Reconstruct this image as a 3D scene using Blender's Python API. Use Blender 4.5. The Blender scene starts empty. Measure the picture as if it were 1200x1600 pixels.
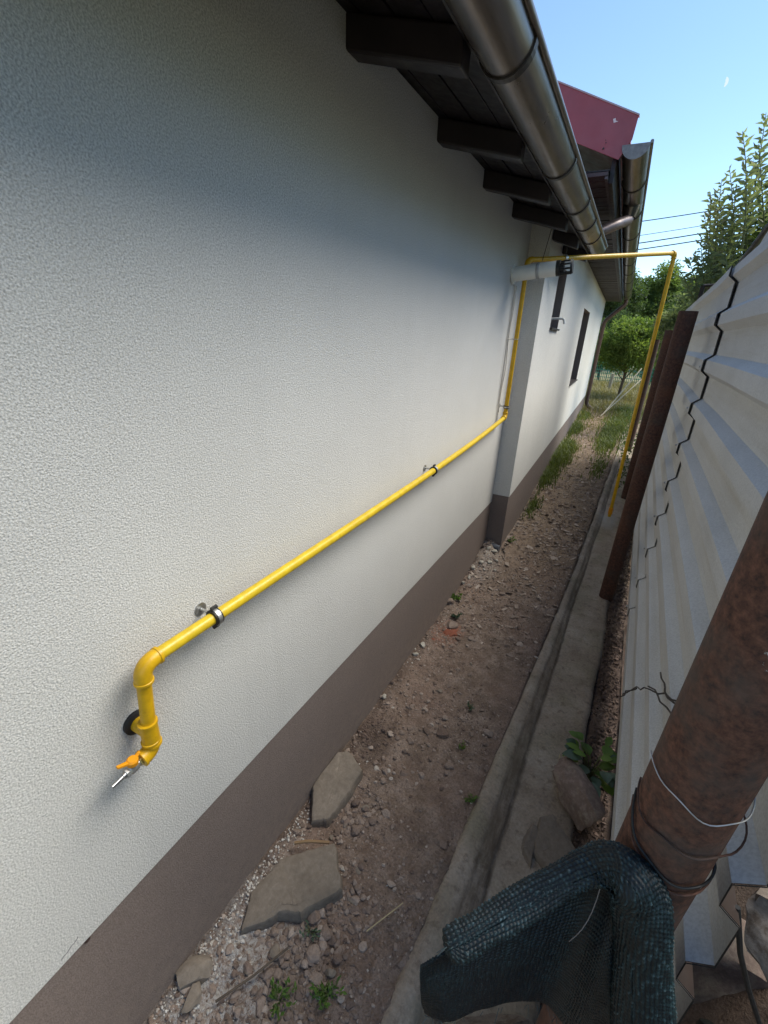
import bpy, bmesh, math, random
import numpy as np
from mathutils import Vector, Matrix

S = bpy.context.scene
COL = S.collection
rnd = random.Random(7)
RS = np.random.RandomState(11)

# ------------------------------------------------------------------ camera, sky, sun, exposure
cam_d = bpy.data.cameras.new("camera")
cam = bpy.data.objects.new("camera", cam_d)
COL.objects.link(cam)
cam_d.sensor_width = 36.0
cam_d.lens = 15.206
cam_d.clip_start = 0.02
cam_d.clip_end = 2000
_R = ((0.876538, -0.217923, 0.429174), (0.479569, 0.319148, -0.817409), (0.041162, 0.922309, 0.384254))
cam.matrix_world = Matrix(((*_R[0], 0.782), (*_R[1], 0.0), (*_R[2], 1.8), (0, 0, 0, 1)))
S.camera = cam

SUN_EL, SUN_ROT = math.radians(53), math.radians(53)
W = bpy.data.worlds.new("World")
S.world = W
W.use_nodes = True
_n = W.node_tree.nodes
_sky = _n.new("ShaderNodeTexSky")
_sky.sky_type = 'NISHITA'
_sky.sun_disc = False
_sky.sun_elevation = SUN_EL
_sky.sun_rotation = SUN_ROT
_sky.air_density = 1.0
_sky.dust_density = 0.1
_sky.ozone_density = 5.0
W.node_tree.links.new(_sky.outputs[0], _n['Background'].inputs[0])
_n['Background'].inputs[1].default_value = 0.072
sun_d = bpy.data.lights.new("sun", 'SUN')
sun_d.energy = 1.6
sun_d.angle = math.radians(40)
sun_d.color = (1.0, 0.97, 0.93)
sun = bpy.data.objects.new("sun", sun_d)
COL.objects.link(sun)
_dir = Vector((math.sin(SUN_ROT) * math.cos(SUN_EL), math.cos(SUN_ROT) * math.cos(SUN_EL), math.sin(SUN_EL)))
sun.rotation_euler = _dir.to_track_quat('Z', 'Y').to_euler()
S.view_settings.view_transform = 'Standard'
S.view_settings.look = 'None'
S.view_settings.gamma = 1
S.view_settings.use_curve_mapping = False
S.view_settings.exposure = 1.92
S.view_settings.use_white_balance = True
S.view_settings.white_balance_temperature = 7050
S.view_settings.white_balance_tint = 6
S.render.engine = 'CYCLES'
S.cycles.max_bounces = 8
S.cycles.diffuse_bounces = 6

# ------------------------------------------------------------------ helpers
def link(o, parent=None):
    COL.objects.link(o)
    if parent is not None:
        o.parent = parent
    return o

def tag(o, label=None, cat=None, group=None, kind=None):
    if label: o['label'] = label
    if cat: o['category'] = cat
    if group: o['group'] = group
    if kind: o['kind'] = kind
    return o

def thing(name, label, cat, group=None, parent=None):
    o = bpy.data.objects.new(name, None)
    o.empty_display_size = 0.1
    link(o, parent)
    return tag(o, label, cat, group)

def mesh_obj(name, verts, faces, mat, parent=None, smooth=False):
    me = bpy.data.meshes.new(name)
    me.from_pydata([tuple(map(float, v)) for v in verts], [], [tuple(int(i) for i in f) for f in faces])
    me.update()
    if smooth:
        me.polygons.foreach_set('use_smooth', [True] * len(me.polygons))
    if mat is not None:
        me.materials.append(mat)
    o = bpy.data.objects.new(name, me)
    return link(o, parent)

def fast_mesh(name, V, F, mat, parent=None, smooth=True, attr=None):
    """V (n,3), F (m,k) arrays with a constant k."""
    V = np.asarray(V, np.float32); F = np.asarray(F, np.int32)
    me = bpy.data.meshes.new(name)
    m, k = F.shape
    me.vertices.add(len(V)); me.vertices.foreach_set('co', V.ravel())
    me.loops.add(m * k); me.loops.foreach_set('vertex_index', F.ravel())
    me.polygons.add(m)
    me.polygons.foreach_set('loop_start', np.arange(0, m * k, k, dtype=np.int32))
    me.update(calc_edges=True)
    me.polygons.foreach_set('use_smooth', np.full(m, smooth))
    if attr is not None:
        for nm, vals in attr.items():
            a = me.attributes.new(nm, 'FLOAT', 'POINT')
            a.data.foreach_set('value', np.asarray(vals, np.float32))
    me.validate()
    if mat is not None:
        me.materials.append(mat)
    o = bpy.data.objects.new(name, me)
    return link(o, parent)

class MB:
    """collects shapes into one mesh"""
    def __init__(s):
        s.v = []; s.f = []
    def add(s, v, f):
        n = len(s.v)
        s.v += [tuple(p) for p in v]
        s.f += [tuple(i + n for i in q) for q in f]
        return s
    def box(s, a, b):
        (x0, y0, z0), (x1, y1, z1) = a, b
        return s.add([(x0, y0, z0), (x1, y0, z0), (x1, y1, z0), (x0, y1, z0), (x0, y0, z1), (x1, y0, z1), (x1, y1, z1), (x0, y1, z1)],
                     [(0, 3, 2, 1), (4, 5, 6, 7), (0, 1, 5, 4), (1, 2, 6, 5), (2, 3, 7, 6), (3, 0, 4, 7)])
    def prism(s, bottom, top):
        n = len(bottom)
        return s.add(list(bottom) + list(top), [tuple(range(n - 1, -1, -1)), tuple(range(n, 2 * n))] + [(i, (i + 1) % n, n + (i + 1) % n, n + i) for i in range(n)])
    def tube(s, pts, r, seg=14, caps=True, hollow=0.0):
        v, f = tube_geo(pts, r, seg, caps)
        return s.add(v, f)
    def obj(s, name, mat, parent=None, smooth=False, bevel=0.0, seg=2, angle=0.6):
        o = mesh_obj(name, s.v, s.f, mat, parent, smooth)
        if bevel:
            m = o.modifiers.new('bevel', 'BEVEL'); m.width = bevel; m.segments = seg; m.limit_method = 'ANGLE'; m.angle_limit = angle
        if smooth:
            autosmooth(o)
        return o

def autosmooth(o, ang=0.7):
    try:
        o.data.set_sharp_from_angle(angle=ang)
    except Exception:
        pass

def tube_geo(pts, r, seg=14, caps=True):
    pts = [Vector(p) for p in pts]
    n = len(pts)
    rr = r if isinstance(r, (list, tuple)) else [r] * n
    V = []; F = []
    t0 = (pts[1] - pts[0]).normalized()
    up = Vector((0, 0, 1)) if abs(t0.z) < 0.9 else Vector((1, 0, 0))
    u = t0.cross(up).normalized()
    for i, p in enumerate(pts):
        if i == 0: t = t0
        elif i == n - 1: t = (pts[i] - pts[i - 1]).normalized()
        else:
            t = (pts[i + 1] - pts[i]).normalized() + (pts[i] - pts[i - 1]).normalized()
            t = t.normalized() if t.length > 1e-6 else (pts[i + 1] - pts[i]).normalized()
        u = (u - t * u.dot(t)).normalized()
        w = t.cross(u)
        k = 1.0
        for j in range(seg):
            a = 2 * math.pi * j / seg
            V.append(p + (u * math.cos(a) + w * math.sin(a)) * rr[i] * k)
    for i in range(n - 1):
        for j in range(seg):
            a = i * seg + j; b = i * seg + (j + 1) % seg
            F.append((a, b, b + seg, a + seg))
    if caps:
        F.append(tuple(range(seg - 1, -1, -1)))
        F.append(tuple(range((n - 1) * seg, n * seg)))
    return [tuple(v) for v in V], F

def arc(p0, c, p1, n=7):
    """quadratic bend from p0 to p1 with corner c"""
    p0, c, p1 = Vector(p0), Vector(c), Vector(p1)
    return [tuple((1 - t) ** 2 * p0 + 2 * t * (1 - t) * c + t * t * p1) for t in [i / n for i in range(n + 1)]]

def round_path(pts, r, n=6):
    out = [tuple(pts[0])]
    for i in range(1, len(pts) - 1):
        a, b, c = Vector(pts[i - 1]), Vector(pts[i]), Vector(pts[i + 1])
        ra = min(r, (a - b).length * 0.45, (c - b).length * 0.45)
        out += arc(b + (a - b).normalized() * ra, b, b + (c - b).normalized() * ra, n)
    out.append(tuple(pts[-1]))
    return out

# numpy value noise
def _hash(ix, iy, iz, seed):
    h = (ix * 374761393 + iy * 668265263 + iz * 2147483647 + seed * 1274126177) & 0xffffffff
    h = ((h ^ (h >> 13)) * 1274126177) & 0xffffffff
    return ((h ^ (h >> 16)) & 0xffff) / 65535.0
def vnoise(P, seed=0):
    P = np.asarray(P, float)
    i = np.floor(P).astype(np.int64); f = P - i; f = f * f * (3 - 2 * f)
    r = 0
    for dx in (0, 1):
        for dy in (0, 1):
            for dz in (0, 1):
                w = (f[:, 0] if dx else 1 - f[:, 0]) * (f[:, 1] if dy else 1 - f[:, 1]) * (f[:, 2] if dz else 1 - f[:, 2])
                r = r + w * _hash(i[:, 0] + dx, i[:, 1] + dy, i[:, 2] + dz, seed)
    return r * 2 - 1
def fbm(P, seed=0, oct=4, gain=0.5):
    P = np.asarray(P, float); a = 1.0; s = 0; t = 0
    for k in range(oct):
        s = s + a * vnoise(P * 2 ** k, seed + k * 17); t += a; a *= gain
    return s / t

_ICO = {}
def ico(level):
    if level not in _ICO:
        bm = bmesh.new(); bmesh.ops.create_icosphere(bm, subdivisions=level, radius=1.0)
        V = np.array([v.co[:] for v in bm.verts]); F = np.array([[v.index for v in f.verts] for f in bm.faces]); bm.free()
        _ICO[level] = (V, F)
    return _ICO[level]
def rotm(rs):
    q = rs.normal(size=4); q /= np.linalg.norm(q); w, x, y, z = q
    return np.array([[1 - 2 * (y * y + z * z), 2 * (x * y - z * w), 2 * (x * z + y * w)], [2 * (x * y + z * w), 1 - 2 * (x * x + z * z), 2 * (y * z - x * w)], [2 * (x * z - y * w), 2 * (y * z + x * w), 1 - 2 * (x * x + y * y)]])
def rock_verts(level, size, rs, rough=0.25, planes=7):
    """angular stone: sphere cut by random planes, then roughened"""
    V, F = ico(level)
    V = V.copy()
    for _ in range(planes):
        n = rs.normal(size=3); n /= np.linalg.norm(n); d = rs.uniform(0.45, 0.85)
        k = V @ n; over = k > d
        V[over] -= np.outer(k[over] - d, n)
    if rough:
        nn = fbm(V * 2.3 + rs.uniform(0, 50, 3), int(rs.randint(1000)), 3)
        V = V * (1 + rough * nn)[:, None]
    return (V * np.asarray(size)) @ rotm(rs).T if False else V * np.asarray(size), F

# ------------------------------------------------------------------ materials
def mat(name):
    m = bpy.data.materials.new(name); m.use_nodes = True
    nt = m.node_tree; b = nt.nodes['Principled BSDF']
    return m, nt, b
def N(nt, typ, **kw):
    n = nt.nodes.new(typ)
    for k, v in kw.items():
        if k.startswith('i_'):
            n.inputs[k[2:].replace('_', ' ')].default_value = v
        else:
            setattr(n, k, v)
    return n
def coords(nt, scale=(1, 1, 1)):
    tc = N(nt, 'ShaderNodeTexCoord'); mp = N(nt, 'ShaderNodeMapping')
    mp.inputs['Scale'].default_value = scale
    nt.links.new(tc.outputs['Object'], mp.inputs[0])
    return mp.outputs[0]
def noise(nt, vec, scale, detail=3, rough=0.55, dist=0.0):
    n = N(nt, 'ShaderNodeTexNoise'); n.inputs['Scale'].default_value = scale; n.inputs['Detail'].default_value = detail
    n.inputs['Roughness'].default_value = rough; n.inputs['Distortion'].default_value = dist
    nt.links.new(vec, n.inputs['Vector'])
    return n.outputs['Fac']
def voro(nt, vec, scale, feature='F1', out='Distance', rand=1.0):
    n = N(nt, 'ShaderNodeTexVoronoi'); n.feature = feature; n.inputs['Scale'].default_value = scale; n.inputs['Randomness'].default_value = rand
    nt.links.new(vec, n.inputs['Vector'])
    return n.outputs[out]
def ramp(nt, fac, stops, interp='LINEAR'):
    r = N(nt, 'ShaderNodeValToRGB'); r.color_ramp.interpolation = interp
    e = r.color_ramp.elements
    while len(e) < len(stops): e.new(0.5)
    for el, (p, c) in zip(e, stops):
        el.position = p; el.color = (*c, 1) if len(c) == 3 else c
    nt.links.new(fac, r.inputs[0])
    return r.outputs[0]
def mixc(nt, fac, a, b, mode='MIX'):
    m = N(nt, 'ShaderNodeMix', data_type='RGBA', blend_type=mode)
    for sock, v in ((0, fac), (6, a), (7, b)):
        if isinstance(v, (int, float)): m.inputs[sock].default_value = v
        elif isinstance(v, tuple): m.inputs[sock].default_value = (*v, 1) if len(v) == 3 else v
        else: nt.links.new(v, m.inputs[sock])
    return m.outputs[2]
def math_(nt, op, a, b=None, c=None):
    m = N(nt, 'ShaderNodeMath', operation=op)
    for i, v in enumerate((a, b, c)):
        if v is None: continue
        if isinstance(v, (int, float)): m.inputs[i].default_value = v
        else: nt.links.new(v, m.inputs[i])
    return m.outputs[0]
def bump(nt, b, h, dist=0.002, strength=0.6, prev=None):
    n = N(nt, 'ShaderNodeBump'); n.inputs['Distance'].default_value = dist; n.inputs['Strength'].default_value = strength
    nt.links.new(h, n.inputs['Height'])
    if prev is not None: nt.links.new(prev, n.inputs['Normal'])
    nt.links.new(n.outputs[0], b.inputs['Normal'])
    return n.outputs[0]
def setc(nt, b, c):
    if isinstance(c, tuple): b.inputs['Base Color'].default_value = (*c, 1)
    else: nt.links.new(c, b.inputs['Base Color'])

def m_stucco(name, base, grain, gscale=230, spark=0.0, amp=0.0016, splash=0.0):
    m, nt, b = mat(name); v = coords(nt)
    big = noise(nt, v, 0.9, 4, 0.6)
    mid = noise(nt, v, 9, 3, 0.6)
    fine = noise(nt, v, gscale, 2, 0.6)
    pit = voro(nt, v, gscale * 0.9)
    c = ramp(nt, big, [(0.3, tuple(x * 0.94 for x in base)), (0.7, tuple(min(1, x * 1.04) for x in base))])
    c = mixc(nt, math_(nt, 'MULTIPLY', mid, 0.12), c, tuple(x * 0.8 for x in base))
    g = ramp(nt, fine, [(0.33, (1 - grain,) * 3), (0.62, (1 + grain * 0.3,) * 3)])
    c = mixc(nt, 1.0, c, g, 'MULTIPLY')
    if spark:
        sp = voro(nt, v, 60, 'F1', 'Color')
        sx = N(nt, 'ShaderNodeSeparateColor'); nt.links.new(sp, sx.inputs[0])
        d = voro(nt, v, 60)
        k = math_(nt, 'MULTIPLY', math_(nt, 'GREATER_THAN', sx.outputs[0], 1 - spark), math_(nt, 'LESS_THAN', d, 0.16))
        c = mixc(nt, k, c, (0.55, 0.52, 0.48))
    blot = noise(nt, v, 2.6, 6, 0.7, 0.4)
    c = mixc(nt, ramp(nt, blot, [(0.50, (0, 0, 0)), (0.68, (0.16,) * 3)]), c, tuple(x * 0.78 for x in base))
    rain = noise(nt, coords(nt, (9, 9, 0.35)), 1.6, 5, 0.65)
    c = mixc(nt, ramp(nt, rain, [(0.54, (0, 0, 0)), (0.70, (0.14,) * 3)]), c, tuple(x * 0.72 for x in base))
    if splash:
        sx = N(nt, 'ShaderNodeSeparateXYZ'); nt.links.new(v, sx.inputs[0])
        m1 = N(nt, 'ShaderNodeMapRange'); m1.inputs[1].default_value = 0.02; m1.inputs[2].default_value = 0.30; m1.inputs[3].default_value = 1.0; m1.inputs[4].default_value = 0.0
        nt.links.new(sx.outputs[2], m1.inputs[0])
        k = math_(nt, 'MULTIPLY', m1.outputs[0], ramp(nt, noise(nt, v, 26, 6, 0.75), [(0.42, (0.1,) * 3), (0.62, (1,) * 3)]))
        c = mixc(nt, math_(nt, 'MULTIPLY', k, splash), c, (0.27, 0.215, 0.18))
    setc(nt, b, c); b.inputs['Roughness'].default_value = 0.92; b.inputs['Specular IOR Level'].default_value = 0.25
    h = math_(nt, 'ADD', fine, math_(nt, 'MULTIPLY', pit, 0.7))
    h = math_(nt, 'ADD', h, math_(nt, 'MULTIPLY', mid, 0.8))
    bump(nt, b, h, amp, 0.9)
    return m
M_STUCCO = m_stucco('cream_stucco', (0.67, 0.655, 0.625), 0.36, 310, 0, 0.0014)
M_STUCCO_FAR = m_stucco('far_cream_stucco', (0.68, 0.665, 0.63), 0.18, 160)
M_PLINTH = m_stucco('brown_plinth_plaster', (0.225, 0.178, 0.158), 0.32, 380, 0.012, 0.0011, 0.75)
M_REVEAL = m_stucco('brown_reveal', (0.30, 0.245, 0.225), 0.2, 200)

M_REVEAL_DARK = m_stucco('chipped_plaster', (0.05, 0.03, 0.025), 0.3, 300)
def m_simple(name, c, rough=0.5, metal=0.0, var=0.12, vscale=12, bscale=None, bdist=0.0006, spec=0.5):
    m, nt, b = mat(name); v = coords(nt)
    nz = noise(nt, v, vscale, 4, 0.6)
    setc(nt, b, ramp(nt, nz, [(0.3, tuple(x * (1 - var) for x in c)), (0.7, tuple(min(1, x * (1 + var)) for x in c))]))
    b.inputs['Roughness'].default_value = rough; b.inputs['Metallic'].default_value = metal
    b.inputs['Specular IOR Level'].default_value = spec
    r2 = noise(nt, v, vscale * 2.3, 3)
    nt.links.new(ramp(nt, r2, [(0.3, (max(0.02, rough - 0.1),) * 3), (0.7, (min(1, rough + 0.1),) * 3)]), b.inputs['Roughness'])
    if bscale:
        bump(nt, b, noise(nt, v, bscale, 3), bdist, 0.6)
    return m
M_YELLOW = m_simple('yellow_gas_paint', (0.60, 0.345, 0.010), 0.38, 0, 0.16, 34, 160, 0.0004)
def add_wear(m, c2, lo, hi, k, sc=45):
    nt = m.node_tree; b = nt.nodes['Principled BSDF']; v = coords(nt)
    src = b.inputs['Base Color'].links[0].from_socket
    c = mixc(nt, ramp(nt, noise(nt, v, sc, 6, 0.8), [(lo, (0, 0, 0)), (hi, (k,) * 3)]), src, c2)
    nt.links.new(c, b.inputs['Base Color'])
add_wear(M_YELLOW, (0.22, 0.11, 0.02), 0.60, 0.72, 0.55)
M_YELLOW_LIT = m_simple('lit_lemon_gas_pipe', (0.63, 0.435, 0.022), 0.38, 0, 0.16, 34, 160, 0.0004)  # brighter lemon of the lit long run put into its base colour
M_YELLOW_LEVER = m_simple('orange_lever_plastic', (0.75, 0.30, 0.01), 0.4, 0, 0.08, 30)
M_BRASS = m_simple('brass', (0.55, 0.42, 0.16), 0.35, 0.9, 0.15, 40)
M_STEEL = m_simple('bare_steel', (0.5, 0.5, 0.5), 0.3, 1.0, 0.15, 60)
M_ZINC = m_simple('zinc', (0.55, 0.55, 0.54), 0.42, 0.9, 0.15, 40)
M_BLACK = m_simple('black_rubber', (0.012, 0.012, 0.013), 0.55, 0, 0.2, 40)
M_WOODDARK = m_simple('dark_stained_wood', (0.013, 0.009, 0.012), 0.55, 0, 0.4, 16, 60, 0.0008)
M_RAFTER = m_simple('dark_brown_rafter', (0.021, 0.015, 0.018), 0.5, 0, 0.3, 9, 45, 0.0006)
M_SOFFIT = m_simple('weathered_soffit', (0.060, 0.048, 0.046), 0.7, 0, 0.4, 14, 60, 0.001)
M_BURG = m_simple('burgundy_sheet', (0.31, 0.075, 0.088), 0.45, 0.0, 0.10, 7)
add_wear(M_YELLOW_LIT, (0.24, 0.15, 0.03), 0.60, 0.72, 0.5)
add_wear(M_BURG, (0.12, 0.03, 0.035), 0.56, 0.74, 0.4, 9)
M_WHITEPL = m_simple('white_plastic', (0.72, 0.72, 0.70), 0.38, 0, 0.05, 10)
M_GREYPVC = m_simple('grey_pvc', (0.12, 0.13, 0.15), 0.4, 0, 0.15, 20)
M_CABLE = m_simple('pale_cable', (0.55, 0.50, 0.44), 0.5, 0, 0.1, 20)
M_WIRE = m_simple('dark_wire', (0.05, 0.04, 0.035), 0.5, 0.7, 0.3, 60)
M_BARK = m_simple('bark', (0.10, 0.075, 0.055), 0.9, 0, 0.3, 25, 40, 0.004)
M_STEM = m_simple('green_stem', (0.12, 0.14, 0.05), 0.7, 0, 0.2, 30)
M_STRAW = m_simple('straw', (0.42, 0.34, 0.20), 0.8, 0, 0.2, 20)
M_WHITEWOOD = m_simple('bleached_pole', (0.36, 0.31, 0.22), 0.8, 0, 0.2, 20)
M_GREENFENCE = m_simple('green_mesh_fence', (0.03, 0.22, 0.13), 0.6, 0, 0.2, 20)

def m_gutter():
    m, nt, b = mat('brown_gutter_metal'); v = coords(nt, (1, 0.12, 1))
    st = noise(nt, v, 40, 3, 0.6); v2 = coords(nt); sp = noise(nt, v2, 22, 4, 0.65)
    c = ramp(nt, st, [(0.3, (0.135, 0.115, 0.105)), (0.7, (0.215, 0.185, 0.17))])
    c = mixc(nt, ramp(nt, sp, [(0.60, (0, 0, 0)), (0.78, (0.25, 0.25, 0.25))]), c, (0.26, 0.24, 0.225))
    setc(nt, b, c); b.inputs['Metallic'].default_value = 0.75
    nt.links.new(ramp(nt, sp, [(0.3, (0.27,) * 3), (0.7, (0.34,) * 3)]), b.inputs['Roughness'])
    bump(nt, b, noise(nt, v2, 9, 2), 0.0015, 0.12)
    return m
M_GUTTER = m_gutter()

def m_rust(name, k=1.0):
    m, nt, b = mat(name); v = coords(nt)
    a = noise(nt, v, 7, 5, 0.65); f = noise(nt, v, 85, 4, 0.7); s = noise(nt, v, 3.1, 3, 0.5)
    c = ramp(nt, f, [(0.28, (0.018 * k, 0.010 * k, 0.009 * k)), (0.5, (0.070 * k, 0.031 * k, 0.021 * k)), (0.75, (0.13 * k, 0.060 * k, 0.040 * k))])
    c = mixc(nt, ramp(nt, a, [(0.48, (0, 0, 0)), (0.66, (0.7,) * 3)]), c, (0.058 * k, 0.047 * k, 0.041 * k))
    c = mixc(nt, ramp(nt, s, [(0.55, (0, 0, 0)), (0.7, (0.5,) * 3)]), c, (0.115 * k, 0.048 * k, 0.026 * k))
    w = noise(nt, v, 16, 6, 0.75)
    c = mixc(nt, ramp(nt, w, [(0.70, (0, 0, 0)), (0.76, (0.5,) * 3)]), c, (0.33, 0.30, 0.27))
    setc(nt, b, c); b.inputs['Roughness'].default_value = 0.78; b.inputs['Metallic'].default_value = 0.15
    bump(nt, b, math_(nt, 'ADD', f, a), 0.0012, 0.7)
    return m
M_RUST = m_rust('rusty_steel', 1.5)
M_RUST2 = m_rust('dark_rusty_steel', 1.1)

def m_fence():
    m, nt, b = mat('offwhite_painted_sheet'); v = coords(nt)
    f = noise(nt, v, 190, 3, 0.6); g = noise(nt, v, 2.2, 4, 0.6); st = noise(nt, coords(nt, (1, 0.15, 4)), 6, 4, 0.6)
    c = ramp(nt, g, [(0.3, (0.54, 0.55, 0.55)), (0.7, (0.64, 0.65, 0.65))])
    c = mixc(nt, ramp(nt, st, [(0.52, (0, 0, 0)), (0.75, (0.55,) * 3)]), c, (0.47, 0.45, 0.41))
    c = mixc(nt, 1.0, c, ramp(nt, f, [(0.35, (0.82,) * 3), (0.6, (1.0,) * 3)]), 'MULTIPLY')
    setc(nt, b, c); b.inputs['Roughness'].default_value = 0.55; b.inputs['Specular IOR Level'].default_value = 0.3
    bump(nt, b, f, 0.0006, 0.55)
    return m
M_FENCE = m_fence()
M_FENCEBACK = m_simple('brown_sheet_back', (0.035, 0.024, 0.021), 0.45, 0, 0.15, 8)

def m_ground():
    m, nt, b = mat('dirt'); v = coords(nt)
    big = noise(nt, v, 1.7, 4, 0.6); mid = noise(nt, v, 11, 5, 0.65); fine = noise(nt, v, 120, 4, 0.7)
    c = ramp(nt, mid, [(0.28, (0.150, 0.105, 0.080)), (0.5, (0.255, 0.190, 0.150)), (0.74, (0.40, 0.318, 0.265))])
    c = mixc(nt, ramp(nt, big, [(0.42, (0, 0, 0)), (0.62, (0.7,) * 3)]), c, (0.265, 0.180, 0.142))
    c = mixc(nt, 1.0, c, ramp(nt, fine, [(0.3, (0.62,) * 3), (0.66, (1.18,) * 3)]), 'MULTIPLY')
    at = N(nt, 'ShaderNodeAttribute', attribute_name='dust')
    dn = ramp(nt, noise(nt, v, 60, 5, 0.75), [(0.38, (0, 0, 0)), (0.62, (1,) * 3)])
    c = mixc(nt, math_(nt, 'MULTIPLY', at.outputs['Fac'], dn), c, (0.47, 0.45, 0.43))
    at2 = N(nt, 'ShaderNodeAttribute', attribute_name='soil_dark')
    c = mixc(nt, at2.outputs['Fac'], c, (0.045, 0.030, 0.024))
    at3 = N(nt, 'ShaderNodeAttribute', attribute_name='dry')
    c = mixc(nt, math_(nt, 'MULTIPLY', at3.outputs['Fac'], ramp(nt, mid, [(0.3, (0.35,) * 3), (0.6, (0.9,) * 3)])), c, (0.30, 0.225, 0.15))
    at4 = N(nt, 'ShaderNodeAttribute', attribute_name='brick')
    c = mixc(nt, math_(nt, 'MULTIPLY', at4.outputs['Fac'], dn), c, (0.30, 0.10, 0.06))
    setc(nt, b, c); b.inputs['Roughness'].default_value = 0.95; b.inputs['Specular IOR Level'].default_value = 0.2
    bump(nt, b, math_(nt, 'ADD', fine, math_(nt, 'MULTIPLY', mid, 1.5)), 0.009, 1.0)
    return m
M_DIRT = m_ground()

def m_stone(name, lo, hi, spot=None):
    m, nt, b = mat(name); v = coords(nt)
    at = N(nt, 'ShaderNodeAttribute', attribute_name='tone')
    f = noise(nt, v, 55, 5, 0.7); g = noise(nt, v, 9, 3)
    c = ramp(nt, f, [(0.25, tuple(x * 0.7 for x in lo)), (0.5, lo), (0.8, hi)])
    c = mixc(nt, math_(nt, 'MULTIPLY', g, 0.5), c, tuple(x * 0.75 for x in hi))
    c = mixc(nt, ramp(nt, noise(nt, v, 21, 6, 0.75, 0.6), [(0.55, (0, 0, 0)), (0.72, (0.55,) * 3)]), c, tuple(min(1, x * 1.25) for x in hi))
    c = mixc(nt, ramp(nt, noise(nt, v, 5, 5, 0.7), [(0.5, (0, 0, 0)), (0.66, (0.5,) * 3)]), c, tuple(x * 0.62 for x in lo))
    if spot:
        c = mixc(nt, ramp(nt, noise(nt, v, 16, 5, 0.7), [(0.52, (0, 0, 0)), (0.62, (0.85,) * 3)]), c, spot)
    tn = ramp(nt, at.outputs['Fac'], [(0.0, (0.9, 0.9, 0.9)), (1.0, (1.0, 1.0, 1.0))])
    setc(nt, b, mixc(nt, 1.0, c, tn, 'MULTIPLY')); b.inputs['Roughness'].default_value = 0.9; b.inputs['Specular IOR Level'].default_value = 0.25
    bump(nt, b, math_(nt, 'ADD', f, g), 0.003, 0.7)
    return m
def m_gravel():
    m, nt, b = mat('gravel'); v = coords(nt)
    at = N(nt, 'ShaderNodeAttribute', attribute_name='tone')
    c = ramp(nt, at.outputs['Fac'], [(0.0, (0.13, 0.09, 0.073)), (0.4, (0.24, 0.180, 0.146)), (0.68, (0.32, 0.252, 0.21)), (0.88, (0.42, 0.35, 0.30)), (0.93, (0.46, 0.42, 0.37)), (1.0, (0.62, 0.59, 0.55))])
    f = noise(nt, v, 150, 4, 0.7)
    setc(nt, b, mixc(nt, 1.0, c, ramp(nt, f, [(0.3, (0.7,) * 3), (0.65, (1.12,) * 3)]), 'MULTIPLY'))
    b.inputs['Roughness'].default_value = 0.92; b.inputs['Specular IOR Level'].default_value = 0.25
    bump(nt, b, f, 0.0015, 0.6)
    return m
M_GRAVEL = m_gravel()
M_SLAB = m_stone('grey_brown_slab', (0.225, 0.185, 0.148), (0.31, 0.262, 0.215))
M_BOULDER = m_stone('pale_boulder', (0.21, 0.17, 0.14), (0.36, 0.31, 0.26), (0.12, 0.085, 0.06))
M_MOSSROCK = m_stone('mossy_rock', (0.10, 0.08, 0.05), (0.18, 0.15, 0.10), (0.012, 0.012, 0.009))
M_REDROCK = m_stone('red_brown_rock', (0.20, 0.145, 0.12), (0.40, 0.31, 0.265), (0.30, 0.25, 0.20))
M_WHITEROCK = m_stone('white_rubble', (0.42, 0.38, 0.32), (0.66, 0.62, 0.55))
M_BRICK = m_stone('brick_piece', (0.24, 0.075, 0.045), (0.36, 0.14, 0.09))

def m_concrete():
    m, nt, b = mat('old_concrete'); v = coords(nt)
    g = noise(nt, v, 4.5, 5, 0.65); f = noise(nt, v, 90, 4, 0.7); k = noise(nt, v, 24, 5, 0.7)
    c = ramp(nt, g, [(0.3, (0.26, 0.205, 0.155)), (0.5, (0.36, 0.295, 0.23)), (0.72, (0.47, 0.40, 0.325))])
    c = mixc(nt, ramp(nt, k, [(0.54, (0, 0, 0)), (0.66, (0.6,) * 3)]), c, (0.17, 0.125, 0.09))
    c = mixc(nt, ramp(nt, noise(nt, v, 2.6, 4), [(0.5, (0, 0, 0)), (0.66, (0.45,) * 3)]), c, (0.19, 0.185, 0.105))
    c = mixc(nt, 1.0, c, ramp(nt, f, [(0.3, (0.75,) * 3), (0.65, (1.1,) * 3)]), 'MULTIPLY')
    at = N(nt, 'ShaderNodeAttribute', attribute_name='damp')
    c = mixc(nt, math_(nt, 'MULTIPLY', at.outputs['Fac'], ramp(nt, noise(nt, coords(nt, (1, 0.16, 1)), 36, 5, 0.75), [(0.38, (1,) * 3), (0.66, (0.25,) * 3)])), c, (0.125, 0.092, 0.064))
    at2 = N(nt, 'ShaderNodeAttribute', attribute_name='pale')
    c = mixc(nt, at2.outputs['Fac'], c, (0.36, 0.34, 0.31))
    setc(nt, b, c); b.inputs['Roughness'].default_value = 0.9; b.inputs['Specular IOR Level'].default_value = 0.25
    bump(nt, b, math_(nt, 'ADD', f, k), 0.004, 0.7)
    return m
M_CONC = m_concrete()

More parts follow.
